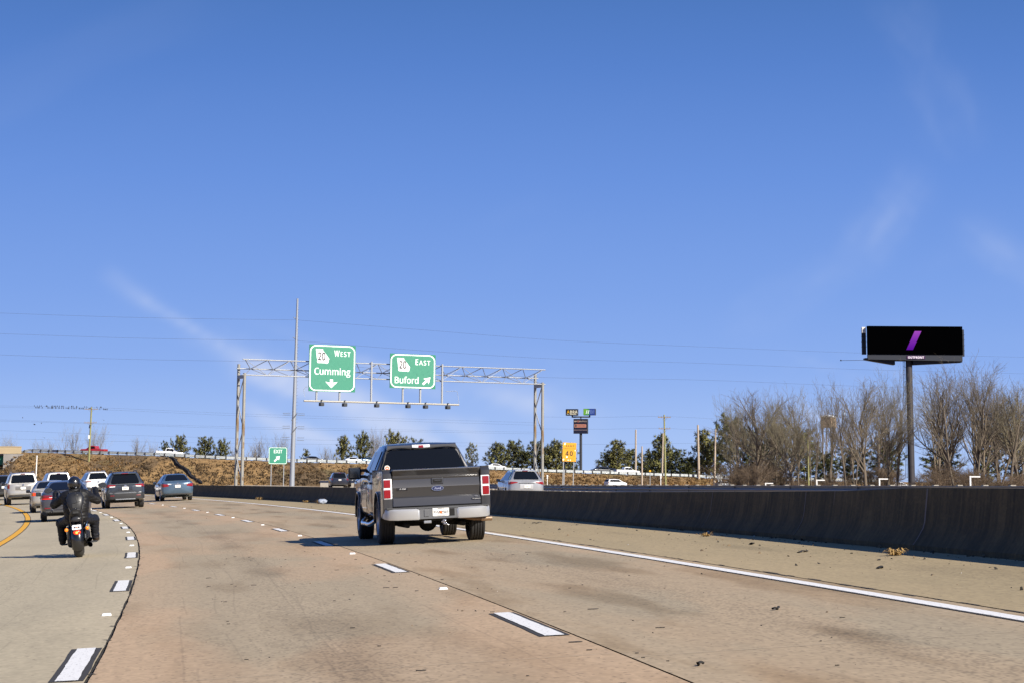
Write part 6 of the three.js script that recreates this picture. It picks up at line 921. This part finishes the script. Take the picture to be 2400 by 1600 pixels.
function plantBare(u, vTop, D, width, kind, label, group, tw, name = 'bare_tree', vb = 1139) {
  const p = at(u, vb, D), gy = Math.min(groundH(p.x, p.z), p.y) - .1, H = at(u, vTop, D).y - gy, t = thing(name, label, 'tree', group), [a, b] = bareKinds[kind % 4];
  t.position.set(p.x, gy, p.z); t.rotation.y = (u * 13.7) % 6.28; const natural = .60, sxz = clamp((width * D / F) / (H * natural), .6, 1.9); t.scale.set(H * sxz * .96, H * .98, H * sxz * .96);
  part(t, 'trunk', a, kind % 3 === 1 ? barkPale : bark); part(t, 'crown', b, tw ?? [twigA, twigB, twigC][Math.round(u) % 3]); return t;
}
{ // roadside thicket of tall bare trees
  const L = 'tall bare brown tree in the roadside thicket by the billboard', G = 'bare trees in the thicket';
  const own = { 2262: 'tallest and widest bare tree standing past the billboard pole', 2092: 'bare tree whose crown crosses the billboard pole', 1772: 'broad bare tree at the open end of the roadside thicket', 1876: 'forked bare tree next to the yellow-green pole', 1938: 'bare tree in front of the raised tank house', 2034: 'bare tree between the tank house and the billboard pole' };
  for (const [u, v, D, w, k] of [[1772, 926, 318, 150, 0], [1738, 945, 335, 95, 1], [1812, 932, 328, 110, 2], [1876, 909, 312, 120, 3], [1938, 914, 320, 70, 2], [1995, 930, 300, 80, 2], [2034, 898, 308, 140, 0], [2076, 905, 322, 100, 3], [2092, 884, 325, 90, 2], [2204, 925, 318, 90, 3], [2228, 888, 312, 150, 0], [2262, 868, 306, 170, 2], [2300, 884, 318, 150, 1], [2336, 900, 326, 120, 3], [2368, 908, 305, 130, 0], [2408, 918, 315, 130, 2], [2440, 925, 330, 130, 1], [1732, 975, 345, 60, 3], [1792, 948, 372, 100, 3], [1850, 940, 378, 90, 0], [2060, 930, 372, 100, 1], [2206, 915, 365, 110, 1], [2286, 898, 372, 130, 3], [2348, 925, 380, 120, 0], [2392, 930, 372, 120, 3], [1840, 958, 300, 80, 3], [1905, 965, 296, 70, 2], [2012, 960, 335, 80, 1]]) plantBare(u, v, D, w, k, own[u] ?? L, G);
  // brush filling the thicket floor: nobody could count it
  const [a, b] = bareTree(8, { stems: 5, rad: .012, low: .1, kids: [7, 5, 4], levels: 3, ang: [.7, .7, .7], len: [.6, .55, .5], wob: .4, lift: .05, rmin: .003 });
  const N = 115, im = new THREE.InstancedMesh(join([a, b]), std(.9, .9, .9, 1), N); im.name = 'undergrowth'; im.castShadow = im.receiveShadow = true; tag(im, 'tangled brown brush filling the floor of the thicket', 'undergrowth', null, 'stuff');
  const r = rng(4), m = new THREE.Matrix4(), q = new THREE.Quaternion(), c = new THREE.Color();
  for (let i = 0; i < N; i++) { const u = 1690 + r() * 800, D = 292 + r() * 70, p = at(u, 1139, D), h = (u < 1740 ? 2.4 : u < 1800 ? 3.2 : 1.5) + r() * r() * 3.6; q.setFromEuler(new THREE.Euler(0, r() * 6.28, 0)); m.compose(V(p.x, groundH(p.x, p.z) - .1, p.z), q, V(h * 1.25, h, h * 1.25)); im.setMatrixAt(i, m); const k = .7 + r() * .6; c.setRGB(.16 * k, .115 * k, .075 * k); im.setColorAt(i, c); }
  scene.add(im);
}
{ // lone bare trees beyond the upper road
  const L = 'small bare grey tree beyond the upper road', G = 'bare trees beyond the upper road';
  for (const [u, v, D, w, k] of [[158, 1008, 560, 44, 2], [222, 1009, 560, 46, 1], [118, 1037, 575, 34, 0], [92, 1040, 580, 30, 1], [318, 1028, 560, 28, 0], [352, 1042, 570, 30, 2], [20, 1030, 570, 30, 1], [598, 1042, 570, 28, 0], [612, 1028, 565, 34, 2], [655, 1028, 570, 40, 1], [762, 1050, 560, 26, 0], [776, 1046, 560, 30, 3], [888, 1014, 575, 42, 2], [878, 1020, 580, 40, 1], [932, 1018, 578, 34, 0], [580, 1046, 575, 26, 3], [1403, 1078, 560, 26, 0], [545, 1048, 575, 22, 1]]) plantBare(u, v, D, w, k, L, G, std(.27, .25, .22, .95));
}
// pines and other evergreens: limbs with sprays of needles
function pineTree(seed, o) {
  const r = rng(seed), wood = new Segs(), p = [], n = [];
  const H = 1, spray = (c, s) => { const N = 26; for (let i = 0; i < N; i++) { const a = r() * 6.28, z = r() * 1.7 - .7, q = Math.sqrt(Math.max(0, 1 - Math.min(1, z * z))), d = V(Math.cos(a) * q, z, Math.sin(a) * q).normalize(), l = s * (.55 + r() * .6), e = V(r() - .5, r() - .5, r() - .5).cross(d).normalize().multiplyScalar(s * (.07 + r() * .07)), b0 = c.clone().addScaledVector(d, s * .15), t = c.clone().addScaledVector(d, l); const A = b0.clone().add(e), B = b0.clone().sub(e); p.push(A.x, A.y, A.z, B.x, B.y, B.z, t.x, t.y, t.z); const nn = d.clone().lerp(V(0, 1, 0), .3).normalize(); for (let k = 0; k < 3; k++) n.push(nn.x, nn.y, nn.z); } };
  const lean = (r() - .5) * .06, top = (f) => V(Math.sin(f * 2.2) * lean, f, Math.cos(f * 1.7) * lean * .6);
  for (let i = 0; i < 6; i++) wood.add(top(i / 6 * .97), top((i + 1) / 6 * .97), lerp(o.rad, .003, i / 6), lerp(o.rad, .003, (i + 1) / 6), 7);
  for (let k = 0; k < o.limbs; k++) {
    const f = lerp(o.low, .98, Math.pow((k + r()) / o.limbs, .9)), a = k * 2.4 + r(), prof = o.profile(clamp((f - o.low) / (1 - o.low), 0, 1)), L = prof * o.spread * (.55 + r() * .6), c = top(f), up = lerp(.05, .7, f) + (r() - .5) * .3, d = V(Math.cos(a), up, Math.sin(a)).normalize(), e = c.clone().addScaledVector(d, L);
    wood.add(c, e, Math.max(.0035, o.rad * .3 * (1 - f)), .0014, 4);
    const m = Math.max(1, Math.round(L / o.spread * o.clumps)); for (let j = 0; j < m; j++) { const g = lerp(.35, 1.05, m > 1 ? j / (m - 1) : 1), q = c.clone().lerp(e, g).add(V((r() - .5) * .07, (r() - .3) * .05, (r() - .5) * .07)); spray(q, o.size * (.7 + r() * .6)); }
  }
  const g = new THREE.BufferGeometry(); g.setAttribute('position', new THREE.Float32BufferAttribute(p, 3)); g.setAttribute('normal', new THREE.Float32BufferAttribute(n, 3));
  return [wood.geo(), g];
}
{
  const tall = (x) => Math.sin(Math.PI * Math.min(1, .28 + x * .72)) * .95 + .12, round = (x) => Math.sqrt(Math.max(0, 1 - (x * 2 - 1) ** 2)) * .9 + .15;
  const kinds = [pineTree(11, { low: .22, limbs: 62, spread: .34, clumps: 5, size: .075, rad: .018, profile: tall }), pineTree(12, { low: .35, limbs: 48, spread: .36, clumps: 5, size: .08, rad: .017, profile: round }), pineTree(13, { low: .10, limbs: 80, spread: .40, clumps: 5, size: .075, rad: .02, profile: round }), pineTree(14, { low: .3, limbs: 40, spread: .33, clumps: 4, size: .07, rad: .016, profile: tall })];
  const needles = [[.165, .165, .052], [.115, .122, .040], [.20, .19, .06]].map(([a, b, c]) => new THREE.MeshStandardMaterial({ color: lin(a, b, c), roughness: .85 }));
  const ownPine = { 716: 'small pine next to the steel transmission pole', 1303: 'pine behind the yellow ramp sign', 1446: 'bushy pine behind the white pickup', 1552: 'tall pine crossed by two wooden poles', 1650: 'tall pine behind the thick pale wooden pole', 1104: 'slender pine rising past the cab of the big pickup', 384: 'thin brownish evergreen at the tail of the white pickup', 1712: 'tall dark evergreen at the open end of the thicket' };
  const plant = (u, v, D, w, k, c, label, group, vb = 1139) => { const p = at(u, vb, D), gy = EYE - .4, H = at(u, v, D).y - gy, t = thing('pine_tree', ownPine[u] ?? label, 'tree', group), [a, b] = kinds[k]; t.position.set(p.x, gy, p.z); t.rotation.y = u % 6.28; const s = clamp((w * D / F) / (H * .78), .55, 2.6); t.scale.set(H * s, H, H * s); part(t, 'trunk', a, bark); part(t, 'crown', b, needles[c]); };
  const P1 = 'rounded green pine beyond the upper road near the white pickup', P2 = 'irregular olive green pine beyond the upper road guardrail', P3 = 'large olive green pine behind the wooden poles', P4 = 'dark evergreen standing inside the bare thicket';
  for (const a of [[418, 1033, 545, 42, 2, 2], [384, 1036, 560, 34, 3, 1], [477, 1036, 550, 50, 2, 0], [518, 1040, 548, 38, 1, 0]]) plant(...a, P1, 'pines near the white pickup');
  for (const a of [[716, 1054, 540, 34, 3, 2], [803, 1024, 545, 50, 0, 2], [848, 1026, 548, 46, 1, 0], [921, 1022, 560, 34, 1, 2], [946, 1026, 560, 26, 3, 2], [975, 1040, 560, 40, 2, 0], [1104, 1041, 545, 44, 3, 2], [1165, 1040, 540, 70, 0, 0], [1203, 1044, 552, 60, 2, 0], [1256, 1046, 545, 60, 2, 1], [1303, 1034, 540, 66, 0, 2], [1333, 1062, 555, 50, 2, 1], [1228, 1062, 560, 40, 1, 1], [1040, 1060, 560, 50, 2, 1], [1282, 1058, 565, 50, 2, 1]]) plant(...a, P2, 'pines beyond the upper road');
  for (const a of [[1446, 1034, 538, 72, 0, 2], [1476, 1062, 550, 60, 2, 0], [1425, 1068, 555, 50, 2, 1], [1552, 1021, 535, 74, 0, 0], [1585, 1062, 545, 64, 2, 1], [1530, 1066, 555, 60, 2, 1], [1515, 1084, 548, 50, 2, 1], [1650, 1011, 530, 74, 0, 2], [1624, 1078, 545, 56, 2, 1], [1612, 1090, 540, 40, 2, 1], [1676, 1040, 540, 66, 2, 1]]) plant(...a, P3, 'pines behind the wooden poles');
  for (const a of [[1712, 990, 520, 84, 1, 1], [1756, 1022, 525, 70, 2, 1], [1822, 1010, 500, 62, 2, 0], [1886, 1020, 500, 72, 2, 0], [1790, 1050, 505, 60, 2, 1], [2080, 1040, 470, 80, 2, 1], [2320, 1018, 470, 70, 2, 0], [2002, 1060, 480, 90, 2, 1], [2210, 1060, 480, 90, 2, 1], [1936, 1066, 490, 70, 2, 1], [2390, 1050, 470, 70, 2, 1]]) plant(...a, P4, 'evergreens inside the thicket');
}
{ // raised tank house glimpsed through the trees
  const D = 620, m = D / F, p = at(1942.5, 985, D), y = (v) => at(1942, v, D).y, X = (u) => (u - 1942.5) * m, s = thing('water_tank', 'raised tan tank house with white roof glimpsed through bare trees', 'water tank'); face(s, V(p.x, 0, p.z), 0);
  const w = 3.2, tan = std(.46, .33, .22, .85);
  const body = new THREE.Group(); body.name = 'tank'; s.add(body); body.position.set(0, 0, 0); body.rotation.y = -.62;
  part(body, 'wall', [box(w, y(977) - y(999), w, 0, (y(977) + y(999)) / 2, 0), ...[-1, -.5, 0, .5, 1].map((k) => box(.1, y(977) - y(999), w + .08, k * w * .47, (y(977) + y(999)) / 2, 0))], tan);
  part(body, 'roof', [prism([[-w * .6, y(977)], [w * .6, y(977)], [w * .56, y(976) + .1], [0, y(971.5)], [-w * .56, y(976) + .1]], w * 1.2).translate(0, 0, -w * .6)], std(.74, .74, .73, .6));
  part(body, 'platform', box(w * 1.15, .3, w * 1.15, 0, y(1000), 0), M.woodPole);
  for (const [a, b] of [[-1, -1], [1, -1], [-1, 1], [1, 1]]) part(body, 'leg', rod(V(a * w * .46, EYE - .5, b * w * .46), V(a * w * .38, y(1000), b * w * .38), .14, .12, 8), M.woodPole);
  part(body, 'brace', [rod(V(-w * .46, EYE + 4, w * .46), V(w * .4, y(1004), w * .4), .06), rod(V(w * .46, EYE + 4, w * .46), V(-w * .4, y(1004), w * .4), .06)], M.woodPole);
}
// ---------------------------------------------------------------- debris on the shoulder
{
  const r = rng(31), scrap = std(.018, .017, .017, .9);
  for (const [S, t, l, w] of [[29.6, 5.55, .34, .05], [33.0, 5.75, .2, .06], [24.6, 5.0, .2, .05], [50.5, 5.55, .22, .06], [18.9, 2.2, .13, .03], [14.2, .42, .08, .025]]) {
    const pts = []; for (let i = 0; i <= 6; i++) pts.push(V((i / 6 - .5) * l, .012 + Math.sin(i * 1.3 + S) * .008 + .01, Math.sin(i * .8 + S) * .012)); const o = solo('rubber_scrap', tube(pts, .5, 12, 6), scrap, 'black strip of torn tyre rubber lying on the pavement', 'tyre scrap', 'tyre scraps on the pavement'); const p = o.geometry.attributes.position; const cv = new THREE.CatmullRomCurve3(pts); for (let i = 0; i < p.count; i++) { const k = Math.floor(i / 7) / 12, c = cv.getPoint(clamp(k, 0, 1)), dx = p.getX(i) - c.x, dy = p.getY(i) - c.y, dz = p.getZ(i) - c.z; p.setXYZ(i, c.x, c.y + dy * .018 - .012, c.z + dz * w); } o.geometry.computeVertexNormals(); putOnRoad(o, S, t, .004, 0); o.rotateY(.5 + r() * .7);
  }
  // dry weed clumps caught against the barrier
  const blade = (rr, n, s) => { const g = []; for (let i = 0; i < n; i++) { const a = rr() * 6.28, l = s * (.5 + rr()), w = .006 + rr() * .008, d = V(Math.cos(a), 0, Math.sin(a)), e = V(-d.z, 0, d.x).multiplyScalar(w), b = V((rr() - .5) * s, .005, (rr() - .5) * s * .5), m = b.clone().addScaledVector(d, l * .6).add(V(0, l * (.2 + rr() * .35), 0)), t = b.clone().addScaledVector(d, l).add(V(0, l * rr() * .3, 0)); const q = new THREE.BufferGeometry().setFromPoints([b.clone().add(e), b.clone().sub(e), m, m.clone().add(e), b.clone().add(e), m.clone(), m.clone().add(e), m.clone().sub(e), t]); q.computeVertexNormals(); g.push(q); } return join(g); };
  for (const [S, n, s, label] of [[27.4, 70, .13, 'straw clump of dry weeds below the wide pale barrier joint'], [37.2, 50, .10, 'flat straw clump of dry weeds at the barrier foot'], [94.5, 90, .26, 'orange dry weeds around the plastic bag at the barrier foot'], [98.5, 60, .2, 'dry weeds at the barrier foot ahead of the pickup'], [113, 60, .22, 'far clump of dry weeds at the barrier foot']]) { const o = solo('weed_clump', blade(r, n, s), std(.34, .215, .075, .95), label, 'weeds', 'dry weeds along the barrier'); putOnRoad(o, S, toeT(S) - .62 * (S < 50 ? 1 : .5), .002); }
  // crumpled plastic bag
  { const g = new THREE.IcosahedronGeometry(.13, 3), p = g.attributes.position; for (let i = 0; i < p.count; i++) { const q = V(p.getX(i), p.getY(i), p.getZ(i)), k = .7 + .7 * fbm(q.x * 14 + 5, q.y * 14 + q.z * 11, 9, 3); p.setXYZ(i, q.x * k * 1.5, Math.max(-.02, q.y * k * .8 + .08), q.z * k); } g.computeVertexNormals(); const o = solo('plastic_bag', g, std(.30, .34, .42, .5), 'crumpled pale plastic bag at the foot of the barrier', 'plastic bag'); putOnRoad(o, 93.4, toeT(93.4) - .4, .02); }
  // small stones and crumbs
  const N = 900, im = new THREE.InstancedMesh(new THREE.IcosahedronGeometry(.5, 0), std(.9, .9, .9, 1), N), m = new THREE.Matrix4(), q = new THREE.Quaternion(), c = new THREE.Color(); im.name = 'litter'; im.castShadow = im.receiveShadow = true; tag(im, 'small stones and crumbs scattered on shoulder and lanes', 'litter', null, 'stuff');
  for (let i = 0; i < N; i++) { const k = r(), S = k < .55 ? 20 + r() * 70 : 12 + r() * 30, near = r() < .62, t = near ? toeT(S) - .02 - Math.pow(r(), 2.2) * 2.6 : -2.8 + r() * 6.6, s = near ? .008 + Math.pow(r(), 4) * .035 : .005 + Math.pow(r(), 4) * .016, p = road(S, t, s * .15); q.setFromEuler(new THREE.Euler(r(), r() * 6, r())); m.compose(p, q, V(s * (1 + r()), s * .5, s * (1 + r() * 1.5))); im.setMatrixAt(i, m); const dk = r(); if (dk < .6) c.setRGB(.03, .026, .022); else if (dk < .975) c.setRGB(.18, .13, .08); else c.setRGB(.5, .48, .45); im.setColorAt(i, c); }
  scene.add(im);
  // flat tar crumbs on the middle lane
  const M2 = 80, im2 = new THREE.InstancedMesh(new THREE.CylinderGeometry(.5, .5, 1, 7), std(.9, .9, .9, 1), M2); im2.name = 'tar_crumbs'; im2.castShadow = im2.receiveShadow = true; tag(im2, 'flat dark tar crumbs stuck to the lanes', 'tar crumbs', null, 'stuff');
  for (let i = 0; i < M2; i++) { const S = 13 + Math.pow(r(), 1.3) * 26, t = -2.6 + r() * 5.8, w = .010 + Math.pow(r(), 3) * .032, p = road(S, t, .003); q.setFromUnitVectors(V(0, 1, 0), V(-.049, 1, 0).normalize()); m.compose(p, q, V(w * (1 + r() * 2.2), .006, w * (.8 + r()))); im2.setMatrixAt(i, m); const k = .6 + r() * .8; c.setRGB(.035 * k, .03 * k, .026 * k); im2.setColorAt(i, c); }
  scene.add(im2);
}
renderer.render(scene, camera);
